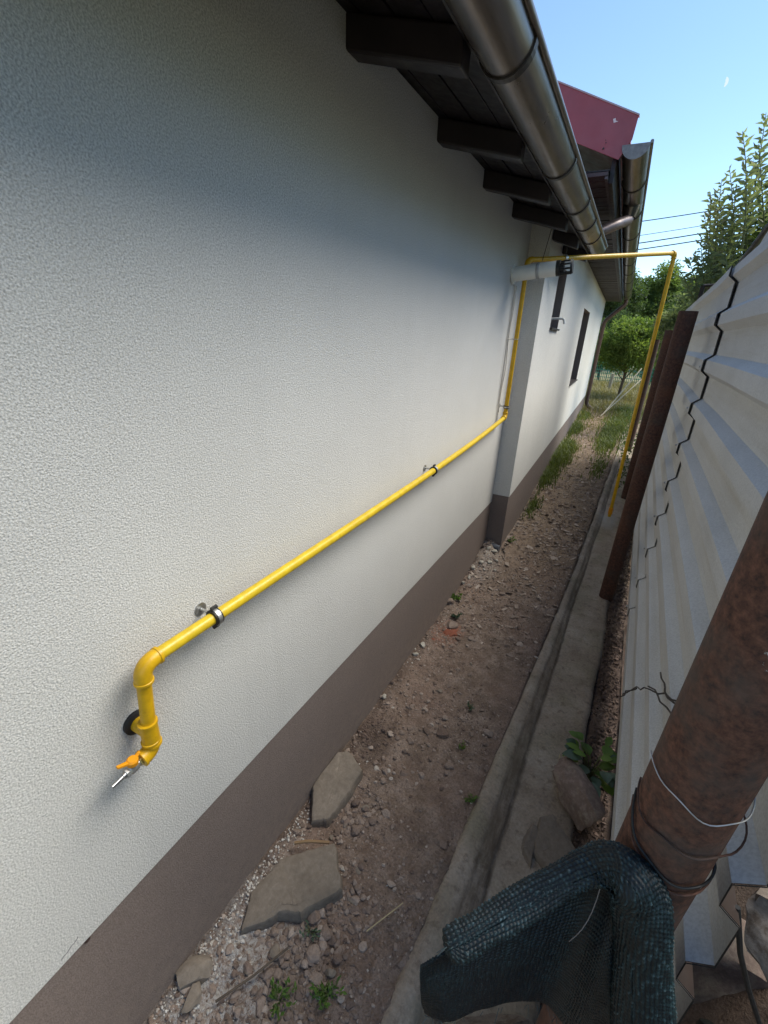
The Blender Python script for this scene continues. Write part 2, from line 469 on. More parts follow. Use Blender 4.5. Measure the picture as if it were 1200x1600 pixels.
def m_leaf(name, lo, hi, trans=0.35, rough=0.5):
    m, nt, b = mat(name)
    at = N(nt, 'ShaderNodeAttribute', attribute_name='tone')
    c = ramp(nt, at.outputs['Fac'], [(0.0, lo), (1.0, hi)])
    setc(nt, b, c); b.inputs['Roughness'].default_value = rough; b.inputs['Specular IOR Level'].default_value = 0.35
    tr = N(nt, 'ShaderNodeBsdfTranslucent'); nt.links.new(mixc(nt, 1.0, c, (1.25, 1.3, 0.6), 'MULTIPLY'), tr.inputs[0])
    mx = N(nt, 'ShaderNodeMixShader'); mx.inputs[0].default_value = trans
    out = nt.nodes['Material Output']
    nt.links.new(b.outputs[0], mx.inputs[1]); nt.links.new(tr.outputs[0], mx.inputs[2]); nt.links.new(mx.outputs[0], out.inputs[0])
    return m
M_LEAF_DARK = m_leaf('dark_leaves', (0.050, 0.082, 0.034), (0.115, 0.165, 0.068), 0.45)
M_LEAF_MID = m_leaf('mid_leaves', (0.068, 0.108, 0.038), (0.19, 0.26, 0.095), 0.6)
M_LEAF_LIGHT = m_leaf('light_leaves', (0.10, 0.165, 0.042), (0.25, 0.32, 0.095), 0.5)
M_LEAF_GREY = m_leaf('grey_green_leaves', (0.085, 0.115, 0.07), (0.25, 0.29, 0.19), 0.6)
M_WEED = m_leaf('weed_leaves', (0.07, 0.14, 0.03), (0.17, 0.28, 0.06))
M_WEEDBLUE = m_leaf('blue_green_leaf', (0.06, 0.10, 0.065), (0.11, 0.16, 0.11), 0.15, 0.35)
M_GRASS = m_leaf('grass_blades', (0.06, 0.095, 0.024), (0.20, 0.225, 0.075))
M_DRYGRASS = m_leaf('dry_grass_blades', (0.15, 0.13, 0.06), (0.32, 0.28, 0.15))
M_CHIP = m_leaf('chips', (0.14, 0.098, 0.076), (0.52, 0.43, 0.36), 0.0, 0.9)

M_LITTER = m_leaf('dead_leaves', (0.04, 0.026, 0.022), (0.22, 0.15, 0.12), 0.0, 0.9)
# ------------------------------------------------------------------ ground
def gz(x, y):
    """rough ground height along the alley"""
    y = np.asarray(y, float)
    b = np.interp(y, [0, 2.6, 3.4, 4.2, 5.2, 7, 11, 14, 20], [0, 0, 0.05, 0.11, 0.18, 0.21, 0.25, 0.25, 0.1])
    pile = 0.11 * np.exp(-(((np.asarray(x) - 0.05) / 0.14) ** 2 + ((y - 3.45) / 0.45) ** 2))
    return b + pile
def lipx(y): return 0.572 + 0.058 * np.asarray(y, float) - 0.0022 * np.asarray(y, float) ** 2
def stripr(y): return 0.935 + 0.033 * np.asarray(y, float) - 0.001 * np.asarray(y, float) ** 2
def gstrip(y): return np.interp(y, [0, 3.0, 4.2, 5.2, 7, 11, 14], [0, 0.0, 0.08, 0.17, 0.21, 0.25, 0.25])

def ground_height(x, y):
    P = np.stack([x, y, np.zeros_like(x)], 1)
    q_ = 1 - 0.7 * np.clip((x - stripr(y) + 0.02) / 0.03, 0, 1)
    z = gz(x, y) + 0.020 * fbm(P * 2.2, 3, 4) + q_ * (0.012 * fbm(P * 14, 5, 4) + 0.008 * fbm(P * 55, 9, 3))
    # shallow trodden hollow along the middle
    xl = lipx(y)
    z = z + 0.018 * np.exp(-((x - 0.03) / 0.08) ** 2)
    # the dirt dips under the concrete strip and comes up again at the fence foot
    t = np.clip((x - (xl - 0.035)) / 0.02, 0, 1)
    near = np.clip((9.5 - y) / 1.5, 0, 1)
    under = np.clip((stripr(y) + 0.01 - x) / 0.03, 0, 1)
    z = z - near * t * (0.12 * under + 0.046 * (1 - under))
    return z

xs = np.concatenate([np.linspace(-0.12, 0.64, 96), np.linspace(0.66, 1.5, 45)])
ys = np.concatenate([np.linspace(-0.6, 2.6, 330), np.linspace(2.62, 6.0, 170), np.linspace(6.05, 14.0, 110)])
GX, GY = np.meshgrid(xs, ys)
gx, gy = GX.ravel(), GY.ravel()
gzv = ground_height(gx, gy)
nx, ny = len(xs), len(ys)
I = (np.arange(ny - 1)[:, None] * nx + np.arange(nx - 1)[None, :]).ravel()
F = np.stack([I, I + 1, I + nx + 1, I + nx], 1)
Pn = np.stack([gx, gy, 0 * gx], 1)
dust = np.clip(1.45 - np.hypot((gx - 0.12) / 0.17, (gy - 0.36) / 0.27) + 0.5 * fbm(Pn * 9, 21), 0, 1)
dust = np.maximum(dust, 0.55 * np.clip(1 - np.abs(gx - (0.06)) / 0.07, 0, 1) * np.clip(1 - np.abs(gy - 0.62) / 0.3, 0, 1))
dust = np.maximum(dust, 0.8 * np.clip(1.1 - np.hypot((gx - 0.08) / 0.13, (gy - 3.2) / 0.35), 0, 1))
soil_dark = 0.75 * np.clip(1.25 - np.hypot((gx - 0.06) / 0.10, (gy - 1.32) / 0.16) + 0.4 * fbm(Pn * 12, 25), 0, 1)
soil_dark = np.maximum(soil_dark, 0.45 * np.clip(1 - (gx - 0.02) / 0.05, 0, 1) * np.clip((2.9 - gy), 0, 1))  # darker ground along the wall foot
soil_dark = np.maximum(soil_dark, np.clip((gx - stripr(gy) + 0.03) / 0.04, 0, 1) * np.clip(6.5 - gy, 0, 1) * np.clip(0.72 + 0.5 * fbm(Pn * 9, 27, 4), 0, 1))
dry = np.clip((gy - 2.8 + 0.6 * fbm(Pn * 3, 35, 4)) / 1.5, 0, 0.75) * np.clip((11.5 - gy) / 3, 0.55, 1)
brick = 0.9 * np.clip(1.2 - np.hypot((gx - 0.12) / 0.10, (gy - 2.25) / 0.14) + 0.6 * fbm(Pn * 14, 33), 0, 1)
gp = fast_mesh('dirt_path', np.stack([gx, gy, gzv], 1), F, M_DIRT, None, True, {'dust': dust, 'soil_dark': soil_dark, 'dry': dry, 'brick': brick})
tag(gp, 'reddish brown dirt path between the house wall and the concrete strip', kind='structure')

# wide ground to the horizon
n = 60
ax = np.sign(np.linspace(-1, 1, n)) * np.abs(np.linspace(-1, 1, n)) ** 3 * 400
AX, AY = np.meshgrid(ax, ax + 12)
az = np.where(AY > 12, 0.12, -0.12) + np.where((AX > 1.6) & (AY < 12), 0.0, 0)
I = (np.arange(n - 1)[:, None] * n + np.arange(n - 1)[None, :]).ravel()
m, nt, b = mat('meadow'); v = coords(nt)
setc(nt, b, ramp(nt, noise(nt, v, 1.2, 5, 0.7), [(0.3, (0.10, 0.115, 0.04)), (0.5, (0.20, 0.175, 0.085)), (0.7, (0.31, 0.26, 0.14))]))
b.inputs['Roughness'].default_value = 0.95
o = fast_mesh('ground', np.stack([AX.ravel(), AY.ravel(), az.ravel()], 1), np.stack([I, I + 1, I + n + 1, I + n], 1), m)
tag(o, 'dry grassy ground reaching beyond the houses', kind='structure')

# concrete strip with a raised lip
prof = [(-0.048, -0.16), (-0.046, -0.012), (-0.036, 0.000), (-0.020, 0.004), (0.000, 0.004), (0.012, 0.001), (0.036, -0.006), (0.044, -0.014), (0.070, -0.022), (0.094, -0.030), (0.098, -0.037), (0.106, -0.039), (0.16, -0.036), (0.22, -0.034), (0.28, -0.036), (0.33, -0.035), (0.355, -0.040), (0.375, -0.055), (0.385, -0.16)]
# resample the profile finer
pp = []
for a, c in zip(prof[:-1], prof[1:]):
    k = max(1, int(math.hypot(c[0] - a[0], c[1] - a[1]) / 0.009))
    pp += [(a[0] + (c[0] - a[0]) * i / k, a[1] + (c[1] - a[1]) * i / k) for i in range(k)]
pp.append(prof[-1]); pp = np.array(pp)
ysS = np.concatenate([np.linspace(-0.6, 3.2, 300), np.linspace(3.22, 9.5, 160)])
kk = np.interp(ysS, [0, 1, 2, 3.2, 9.5], [1.05, 1.0, 0.75, 0.55, 0.5])[:, None]
pq = pp[None, :, 0]
xin = lipx(ysS)[:, None] + np.minimum(pq, 0.11) * kk
PX = xin + np.clip((pq - 0.11) / (0.385 - 0.11), 0, 1) * (stripr(ysS)[:, None] - xin)
PX = PX + 0.009 * fbm(np.stack([ysS * 3.1, 0 * ysS, 0 * ysS], 1), 41, 4)[:, None] * (pq < 0.13) + 0.004 * fbm(np.stack([(ysS[:, None] + 0 * pq).ravel() * 14, (pq * 30 + 0 * ysS[:, None]).ravel(), np.zeros(pq.size * len(ysS))], 1), 43, 3).reshape(len(ysS), -1) * (pq < 0.13)
PX = PX + (pp[None, :, 0] > 0.33) * 0.03 * fbm(np.stack([ysS * 2.2, 0 * ysS, 0 * ysS], 1), 44, 4)[:, None]
PY = np.repeat(ysS[:, None], len(pp), 1)
PZ = pp[None, :, 1] * np.interp(ysS, [0, 3, 5, 9.5], [1, 1, 0.7, 0.6])[:, None] + gstrip(ysS)[:, None]
P3 = np.stack([PX.ravel(), PY.ravel(), np.zeros(PX.size)], 1)
sf = np.repeat(((pp[:, 0] > -0.03))[None, :], len(ysS), 0).ravel()
PZf = PZ.ravel() + sf * (0.006 * fbm(P3 * 5, 51, 4) + 0.005 * fbm(P3 * 38, 55, 3))
damp = np.repeat(np.interp(pp[:, 0], [0.028, 0.042, 0.07, 0.096, 0.106, 0.116], [0, 0.75, 0.8, 0.95, 0.9, 0.0])[None, :], len(ysS), 0).ravel()
damp = np.clip(damp + 0.55 * np.repeat(np.interp(pp[:, 0], [0.26, 0.38], [0, 1])[None, :], len(ysS), 0).ravel() * np.clip(0.6 + fbm(P3 * 7, 61, 4), 0, 1), 0, 1)
pale = np.clip(1.2 - np.hypot((P3[:, 0] - 0.90) / 0.10, (P3[:, 1] - 4.75) / 0.22) + 0.5 * fbm(P3 * 14, 65), 0, 1) * 0.9
pale = np.maximum(pale, 0.18 * np.repeat(np.interp(pp[:, 0], [-0.034, -0.018, 0.03], [0.5, 1, 0.1])[None, :], len(ysS), 0).ravel() * np.clip(0.5 + fbm(P3 * 12, 66, 4), 0, 1))
k = len(pp)
I = (np.arange(len(ysS) - 1)[:, None] * k + np.arange(k - 1)[None, :]).ravel()
o = fast_mesh('concrete_strip', np.stack([P3[:, 0], P3[:, 1], PZf], 1), np.stack([I, I + 1, I + k + 1, I + k], 1), M_CONC, None, True, {'damp': damp, 'pale': pale})
tag(o, 'weathered concrete footing strip with a raised lip beside the fence', kind='structure')

# gravel and crumbs on the path
def pebbles(name, pos, size, tone, level, label, material=M_GRAVEL, flat=0.6, seed=1):
    rs = np.random.RandomState(seed)
    protos = [rock_verts(level, (1, 1, 1), rs, 0.18, 8)[0] for _ in range(14)]
    F0 = ico(level)[1]; nv = len(protos[0])
    V = np.empty((len(pos), nv, 3), np.float32)
    for i in range(len(pos)):
        p = protos[i % 14] @ rotm(rs).T
        s = size[i]
        p = p * np.array([s, s * rs.uniform(0.6, 1.0), s * rs.uniform(flat * 0.6, flat)])
        a = rs.uniform(0, 6.28); ca, sa = math.cos(a), math.sin(a)
        V[i, :, 0] = p[:, 0] * ca - p[:, 1] * sa; V[i, :, 1] = p[:, 0] * sa + p[:, 1] * ca; V[i, :, 2] = p[:, 2]
        V[i] += pos[i]
    FF = (F0[None] + (np.arange(len(pos)) * nv)[:, None, None]).reshape(-1, 3)
    o = fast_mesh(name, V.reshape(-1, 3), FF, material, None, False, {'tone': np.repeat(tone, nv)})
    return tag(o, label, kind='stuff')
def scatter(nn, ymax, power, seed, clumps=None):
    rs = np.random.RandomState(seed)
    y = -0.3 + (ymax + 0.3) * rs.uniform(0, 1, nn) ** power
    x = rs.uniform(0.0, 1, nn) * (lipx(y) - 0.03)
    d = fbm(np.stack([x * 4, y * 3, 0 * x], 1), seed + 5, 3)
    keep = rs.uniform(-0.5, 0.6, nn) < d + 0.25 * (x < 0.06)
    x, y = x[keep], y[keep]
    return np.stack([x, y, ground_height(x, y)], 1), rs
pos, rs = scatter(34000, 5.0, 1.25, 71)
pebbles('fine_gravel', pos, np.exp(rs.normal(math.log(0.0042), 0.4, len(pos))), rs.beta(1.8, 2.6, len(pos)), 1, 'fine gravel and soil crumbs strewn over the dirt path', seed=3)
pos, rs = scatter(4200, 5.5, 1.3, 81)
sz = np.exp(rs.normal(math.log(0.0080), 0.42, len(pos))); pos[:, 2] += sz * 0.05
pebbles('pebbles', pos, sz, rs.beta(1.8, 2.4, len(pos)) , 2, 'pebbles lying over the dirt path', seed=4)
# denser heaps of stone near the slabs and in the foreground
def heap(cx, cy, rx, ry, nn, seed):
    rs = np.random.RandomState(seed)
    p = rs.normal(size=(nn, 2)) * 0.5
    x = np.clip(cx + p[:, 0] * rx, 0.012, 0.6); y = cy + p[:, 1] * ry
    ok = x < lipx(y) - 0.03
    x, y = x[ok], y[ok]
    return np.stack([x, y, ground_height(x, y)], 1)
H = np.concatenate([heap(0.30, 0.50, 0.2, 0.22, 260, 1), heap(0.33, 0.66, 0.10, 0.16, 120, 2), heap(0.20, 0.98, 0.10, 0.12, 110, 3), heap(0.22, 0.22, 0.3, 0.25, 240, 4), heap(0.30, 1.5, 0.25, 0.4, 110, 5), heap(0.06, 0.95, 0.06, 0.2, 60, 6), heap(0.15, 2.6, 0.3, 0.7, 130, 7)])
rs = np.random.RandomState(5)
sz = np.exp(rs.normal(math.log(0.0092), 0.45, len(H))); H[:, 2] += sz * 0.2
pebbles('rubble_gravel', H, sz, rs.beta(2.4, 2.6, len(H)) * 0.92, 2, 'angular rubble gravel lying in patches round the flat slabs', flat=0.7, seed=6)
# white plaster crumbs along the wall foot
rs = np.random.RandomState(15)
y = np.concatenate([rs.normal(0.55, 0.22, 420), rs.normal(0.3, 0.18, 260), rs.normal(0.9, 0.2, 90), rs.normal(2.6, 0.5, 110), rs.normal(3.2, 0.2, 160)])
x = np.abs(np.concatenate([rs.normal(0.02, 0.05, 420), rs.normal(0.06, 0.07, 260), rs.normal(0.02, 0.03, 90), rs.normal(0.03, 0.08, 110), rs.normal(0.07, 0.06, 160)])) + 0.008
pebbles('plaster_crumbs', np.stack([x, y, ground_height(x, y) + 0.002], 1), np.exp(rs.normal(math.log(0.0036), 0.4, len(x))), rs.uniform(0.9, 1.0, len(x)), 1, 'white plaster crumbs spilled along the foot of the brown plinth', flat=0.8, seed=8)
# dark soil crumbs below the upper slab
x = np.abs(rs.normal(0.06, 0.05, 500)) + 0.008; y = rs.normal(1.32, 0.10, 500)
pebbles('soil_crumbs', np.stack([x, y, ground_height(x, y) + 0.001], 1), np.exp(rs.normal(math.log(0.005), 0.4, 500)), rs.uniform(0, 0.12, 500), 1, 'dark loose soil crumbs beside the wall above the upper slab', seed=9)
# flat chips and bark litter further up the path
rs = np.random.RandomState(25)
nn = 9500
y = 2.2 + 6.5 * rs.uniform(0, 1, nn) ** 1.4; ok = rs.uniform(0, 1, nn) < np.clip((y - 2.5 + 0.5 * vnoise(np.stack([y * 3, rs.uniform(0, 9, nn), 0 * y], 1), 3)) / 1.6, 0.02, 1); y = y[ok]; nn = len(y); x = rs.uniform(0.0, 1, nn) * (lipx(y) - 0.02) + 0.0
x = np.where(y > 3.42, np.maximum(x, 0.15 - 0.022 * (y - 3.4)), x)
c = np.stack([x, y, ground_height(x, y) + 0.006], 1)
V = np.empty((nn, 4, 3))
for i in range(nn):
    R = rotm(rs); R = R if abs(R[2, 2]) > 0.55 else np.eye(3)
    a = rs.uniform(0, 6.28); l = min(0.03, 0.0065 * math.exp(rs.normal(0.2, 0.65))); w = l * rs.uniform(0.12, 0.7)
    q = np.array([[-l, -w, 0], [l, -w * 0.7, 0.002], [l * 0.8, w, 0], [-l, w * 0.8, 0.003]])
    q = q @ np.array([[math.cos(a), math.sin(a), 0], [-math.sin(a), math.cos(a), 0], [0, 0, 1]])
    tilt = rs.normal(0, 0.25, 2); q[:, 2] += q[:, 0] * tilt[0] + q[:, 1] * tilt[1]
    V[i] = q + c[i]
o = fast_mesh('chip_litter', V.reshape(-1, 3), np.arange(nn * 4).reshape(-1, 4), M_CHIP, None, False, {'tone': np.repeat(rs.beta(1.3, 2.2, nn), 4)})
tag(o, 'dry bark and straw litter covering the path beyond the wall projection', kind='stuff')

rs = np.random.RandomState(27)
nn = 4200
y = rs.uniform(0.9, 5.5, nn); x = stripr(y) - 0.02 + rs.uniform(0, 1, nn) * (1.10 + 0.017 * y - stripr(y))
Pc = np.stack([x, y, ground_height(x, y) + 0.006], 1)
a = rs.uniform(0, 6.28, nn); l = rs.uniform(0.003, 0.015, nn); w_ = l * rs.uniform(0.3, 0.7, nn)
dx = np.stack([np.cos(a) * l, np.sin(a) * l, rs.normal(0, .004, nn)], 1); dy = np.stack([-np.sin(a) * w_, np.cos(a) * w_, rs.normal(0, .004, nn)], 1)
o = fast_mesh('leaf_litter', np.stack([Pc - dx, Pc + dy, Pc + dx, Pc - dy], 1).reshape(-1, 3), np.arange(nn * 4).reshape(-1, 4), M_LITTER, None, False, {'tone': np.repeat(rs.beta(1.2, 2.5, nn), 4)})
tag(o, 'dark dead leaves and dirt gathered along the foot of the corrugated fence', kind='stuff')
# ------------------------------------------------------------------ near house
house = thing('house', 'near cream stucco house wall with brown plinth and dark rafters over the gas pipe', 'house')
we = np.linspace(3.42, -4, 240)
wz = 0.530 + 0.0028 * fbm(np.stack([we * 2.3, 0 * we, 0 * we], 1), 131, 5)
we_ = [(0.0, -4.0, 2.5), (0.0, 3.42, 2.5)] + [(0.0, float(y), float(z)) for y, z in zip(we, wz)]
MB().prism([(-7.0, y, z) for x, y, z in we_], we_).obj('wall', M_STUCCO, house)
MB().box((-7, -4.0, -0.4), (-0.004, 3.42, 0.5285)).obj('plinth', M_PLINTH, house)
q = MB(); q.tube([(0.0004, 0.118 + 0.0045 * i, 0.5500 + 0.0017 * i + 0.0016 * math.sin(i * 1.7)) for i in range(9)], 0.0005, 5); q.obj('hairline_crack', M_BLACK, house)
q = MB(); q.tube([(-0.002, 0.160 + 0.003 * i, 0.5265 - 0.0012 * i) for i in range(5)], [0.001, 0.0035, 0.0045, 0.003, 0.001], 6); q.obj('chipped_spot', M_REVEAL_DARK, house)
# roof (both slopes) with its dark underside of boards
def roofz(x): return 2.502 - 0.27 * x
def ridge_slope(z0, y0, y1, xe, name, m, th=0.012):
    q = MB()
    a = [(xe, y0, z0 - 0.27 * xe), (-3.5, y0, z0 + 0.27 * 3.5), (-3.5, y1, z0 + 0.27 * 3.5), (xe, y1, z0 - 0.27 * xe)]
    q.prism(a, [(x, y, z + th) for x, y, z in a])
    b_ = [(-3.503, y0, z0 + 0.27 * 3.5), (-7.4, y0, z0 - 0.1), (-7.4, y1, z0 - 0.1), (-3.503, y1, z0 + 0.27 * 3.5)]
    q.prism(b_, [(x, y, z + th) for x, y, z in b_])
    return q.obj(name, m, house)
ridge_slope(2.530, -4.3, 3.42, 0.335, 'roof', M_BURG)
q = MB(); a = [(0.335, 3.422, 2.530 - 0.27 * 0.335), (0.145, 3.422, 2.530 - 0.27 * 0.145), (0.145, 4.2, 2.530 - 0.27 * 0.145), (0.335, 4.2, 2.530 - 0.27 * 0.335)]
q.prism(a, [(x, y, z + 0.01) for x, y, z in a]).obj('roof_flashing', M_BURG, house)
# soffit boards run along the wall on top of the rafters
for i in range(4):
    x0 = -0.06 + i * 0.096; x1 = x0 + 0.091
    y1 = 3.418 if i < 2 else 4.15
    zb0, zb1 = 2.504 - 0.27 * x0, 2.504 - 0.27 * x1
    g = rnd.uniform(0, 0.003)
    MB().prism([(x0, -4, zb0 + g), (x0, y1, zb0 + g), (x1, y1, zb1 + g), (x1, -4, zb1 + g)], [(x0, -4, zb0 + 0.02), (x0, y1, zb0 + 0.02), (x1, y1, zb1 + 0.02), (x1, -4, zb1 + 0.02)]).obj('soffit_board', M_WOODDARK, house, bevel=0.002)
for y in [-3.4, -2.8, -2.2, -1.6, -1.05, -0.5, 0.05, 0.60, 1.18, 1.765, 2.32, 2.88, 3.435, 3.98]:
    t = 0.058; xs0 = -0.02 if y < 3.4 else (0.138 - 0.022 * (y - 3.4))
    f = lambda x: 2.430 - 0.27 * x
    x1 = 0.305
    c0 = [(xs0, y, f(xs0) + 0.012), (xs0, y, roofz(xs0)), (x1, y, roofz(x1)), (x1, y, f(x1))]
    if y < 3.4: c0 = [(-0.02, y, f(0) + 0.02), (-0.02, y, roofz(-0.02)), (x1, y, roofz(x1)), (x1, y, f(x1)), (0.004, y, f(0.004))]
    MB().prism([(x, yy + t, z) for x, yy, z in c0], c0).obj('rafter', M_RAFTER, house, bevel=0.006)
MB().prism([(0.306, -4, 2.385), (0.312, -4, 2.385), (0.312, 4.2, 2.40), (0.306, 4.2, 2.40)], [(0.306, -4, 2.425), (0.312, -4, 2.425), (0.312, 4.2, 2.425), (0.306, 4.2, 2.425)]).obj('fascia_board', M_WOODDARK, house)

def gutter(name, p0, p1, r, parent, rings, end0=True, end1=True, ring_pat=None):
    """half round gutter with rolled front bead, straps as sub-parts"""
    p0, p1 = Vector(p0), Vector(p1)
    d = (p1 - p0); L = d.length; t = d.normalized()
    u = t.cross(Vector((0, 0, 1))).normalized(); w = Vector((0, 0, 1))
    n = 22
    arcp = [(r * math.cos(math.pi + math.pi * i / n), r * math.sin(math.pi + math.pi * i / n)) for i in range(n + 1)]
    th = 0.0018
    inner = [((r - th) * math.cos(math.pi + math.pi * i / n), (r - th) * math.sin(math.pi + math.pi * i / n)) for i in range(n, -1, -1)]
    loop = arcp + inner
    st = max(2, int(L / 0.25))
    V = []; F = []; k = len(loop)
    for s in range(st + 1):
        c = p0 + d * s / st
        V += [tuple(c + u * a + w * b_) for a, b_ in loop]
    for s in range(st):
        for j in range(k):
            F.append((s * k + j, s * k + (j + 1) % k, (s + 1) * k + (j + 1) % k, (s + 1) * k + j))
    g = mesh_obj(name, V, F, M_GUTTER, parent, True)
    autosmooth(g, 0.9)
    q = MB(); q.tube([p0 + u * (r + 0.004) + w * 0.004, p1 + u * (r + 0.004) + w * 0.004], 0.0085, 12); q.obj('front_bead', M_GUTTER, g, True)
    for e, c in ((end0, p0), (end1, p1)):
        if e:
            q = MB(); a = [tuple(c + u * x + w * z - t * 0.002) for x, z in arcp]; b_ = [tuple(c + u * x + w * z + t * 0.002) for x, z in arcp]
            q.prism(a, b_); q.obj('end_cap', M_GUTTER, g)
    for y in rings:
        c = p0 + d * ((y - p0.y) / d.y)
        q = MB()
        for off in (0.0,):
            pts = [c + u * (r + 0.0035) * math.cos(math.pi + math.pi * i / 18) + w * (r + 0.0035) * math.sin(math.pi + math.pi * i / 18) for i in range(19)]
            Vr = []
            for i, p in enumerate(pts):
                nrm = (p - c).normalized()
                for s_, e_ in ((-1, 0), (1, 0), (1, 1), (-1, 1)):
                    Vr.append(tuple(p + t * 0.011 * s_ + nrm * (0.0045 * e_ - 0.003)))
            Fr = []
            for i in range(18):
                for j in range(4):
                    Fr.append((i * 4 + j, i * 4 + (j + 1) % 4, i * 4 + 4 + (j + 1) % 4, i * 4 + 4 + j))
            q.add(Vr, Fr)
        q.obj('gutter_strap', M_GUTTER_STRAP, g)
    return g
M_GUTTER_STRAP = m_simple('strap_metal', (0.06, 0.052, 0.05), 0.45, 0.6, 0.2, 30)
gy0, gy1 = -2.0, 4.25
gc = lambda y: (0.375 - 0.0102 * (y - 1), y, 2.416 + 0.0185 * (y - 1))
gutter('gutter', gc(gy0), gc(gy1), 0.0625, house, [-0.6, 0.0, 0.6, 1.29, 2.10, 2.72, 3.16, 3.62], True, True)

# ------------------------------------------------------------------ far house
house2 = thing('house', 'far cream stucco house wing with two narrow windows and burgundy roof edge', 'house')
FA = Vector((0.135, 3.42, 0)); FT = Vector((-0.0219, 0.99976, 0)); FN = Vector((0.99976, 0.0219, 0))
def fp(s, off, z):
    """point at y-distance s along the far wall, off metres out of it"""
    p = FA + FT * s + FN * off
    return (p.x, p.y, z)
def fbox(q, s0, s1, o0, o1, z0, z1):
    return q.prism([fp(s0, o1, z0), fp(s1, o1, z0), fp(s1, o0, z0), fp(s0, o0, z0)], [fp(s0, o1, z1), fp(s1, o1, z1), fp(s1, o0, z1), fp(s0, o0, z1)])
LEN = 8.35
wins = [(0.62, 1.08, 1.87, 2.345), (3.42, 4.50, 1.20, 2.20)]
q = MB(); D = -0.24
cuts = [0] + [c for w_ in wins for c in w_[:2]] + [LEN]
for a, c in zip(cuts[:-1], cuts[1:]):
    w_ = [w_ for w_ in wins if w_[0] == a]
    if w_:
        fbox(q, a, c, D, 0, 0.596, w_[0][2]); fbox(q, a, c, D, 0, w_[0][3], 2.64)
    else:
        fbox(q, a, c, D, 0, 0.596, 2.64)
fbox(q, 0, LEN, -5.0, D - 0.001, 0.596, 2.64)
q.obj('wall', M_STUCCO_FAR, house2)
q = MB(); fbox(q, 0, LEN - 0.001, -5, -0.004, -0.4, 0.5945); q.obj('plinth', M_PLINTH, house2)
for a, c, z0, z1 in wins:
    q = MB(); f_ = 0.003
    fbox(q, a, a + f_, D + 0.06, 0.002, z0, z1); fbox(q, c - f_, c, D + 0.06, 0.002, z0, z1)
    fbox(q, a + f_, c - f_, D + 0.06, 0.002, z0, z0 + f_); fbox(q, a + f_, c - f_, D + 0.06, 0.002, z1 - f_, z1)
    wd = q.obj('window', M_REVEAL, house2)
    q = MB(); b0, b1 = D + 0.03, D + 0.085
    fbox(q, a + f_, a + 0.055, b0, b1, z0 + f_, z1 - f_); fbox(q, c - 0.055, c - f_, b0, b1, z0 + f_, z1 - f_)
    fbox(q, a + 0.055, c - 0.055, b0, b1, z0 + f_, z0 + 0.055); fbox(q, a + 0.055, c - 0.055, b0, b1, z1 - 0.055, z1 - f_)
    q.obj('frame', M_RAFTER, wd)
    m, nt, b = mat('window_glass'); b.inputs['Base Color'].default_value = (0.02, 0.025, 0.03, 1); b.inputs['Roughness'].default_value = 0.05
    q = MB(); fbox(q, a + 0.055, c - 0.055, D + 0.05, D + 0.056, z0 + 0.055, z1 - 0.055); q.obj('pane', m, wd)
    q = MB(); fbox(q, a - 0.01, c + 0.01, D + 0.086, 0.022, z0 + 0.0035, z0 + 0.018); q.obj('sill', M_GUTTER_STRAP, wd, bevel=0.003)
# soffit boards across the eave
nb = 84; s0, s1 = -0.30, LEN + 0.25
for i in range(nb):
    a = s0 + (s1 - s0) * i / nb; c = a + (s1 - s0) / nb - 0.012
    z = 2.642 + rnd.uniform(0, 0.005)
    q = MB(); fbox(q, a, c, (0.002 if a > -0.01 else -0.5), 0.295, z, z + 0.018); q.obj('soffit_board', M_SOFFIT, house2)
q = MB(); fbox(q, s0, s1, -0.6, 0.30, 2.666, 2.672); q.obj('soffit_backing', M_BLACK, house2)
q = MB(); fbox(q, -0.24, s1, 0.298, 0.322, 2.62, 2.80); q.obj('fascia_board', M_WOODDARK, house2, bevel=0.003)
q = MB(); fbox(q, s0, s1, 0.282, 0.297, 2.628, 2.640); q.obj('edge_lath', m_simple('grey_lath', (0.11, 0.10, 0.10), 0.7), house2)
# roof slope
zr = lambda o: 2.80 + (0.37 - o) * 0.45
q = MB(); a = [fp(-0.255, 0.37, zr(0.37)), fp(s1, 0.37, zr(0.37)), fp(s1, -2.6, zr(-2.6)), fp(-0.255, -2.6, zr(-2.6))]
q.prism(a, [(x, y, z + 0.02) for x, y, z in a])
a = [fp(s0, -2.602, zr(-2.6)), fp(s1, -2.602, zr(-2.6)), fp(s1, -5.4, 2.8), fp(s0, -5.4, 2.8)]
q.prism(a, [(x, y, z + 0.02) for x, y, z in a]); q.obj('roof', M_BURG, house2)
q = MB(); a = [fp(0.02, -0.02, 2.645), fp(0.02, -2.6, 2.645), fp(0.02, -2.6, zr(-2.6) - 0.02), fp(0.02, -0.02, zr(0) - 0.02)]
q.prism(a, [(x, y + 0.1, z) for x, y, z in a]); q.obj('gable_wall', M_STUCCO_FAR, house2)
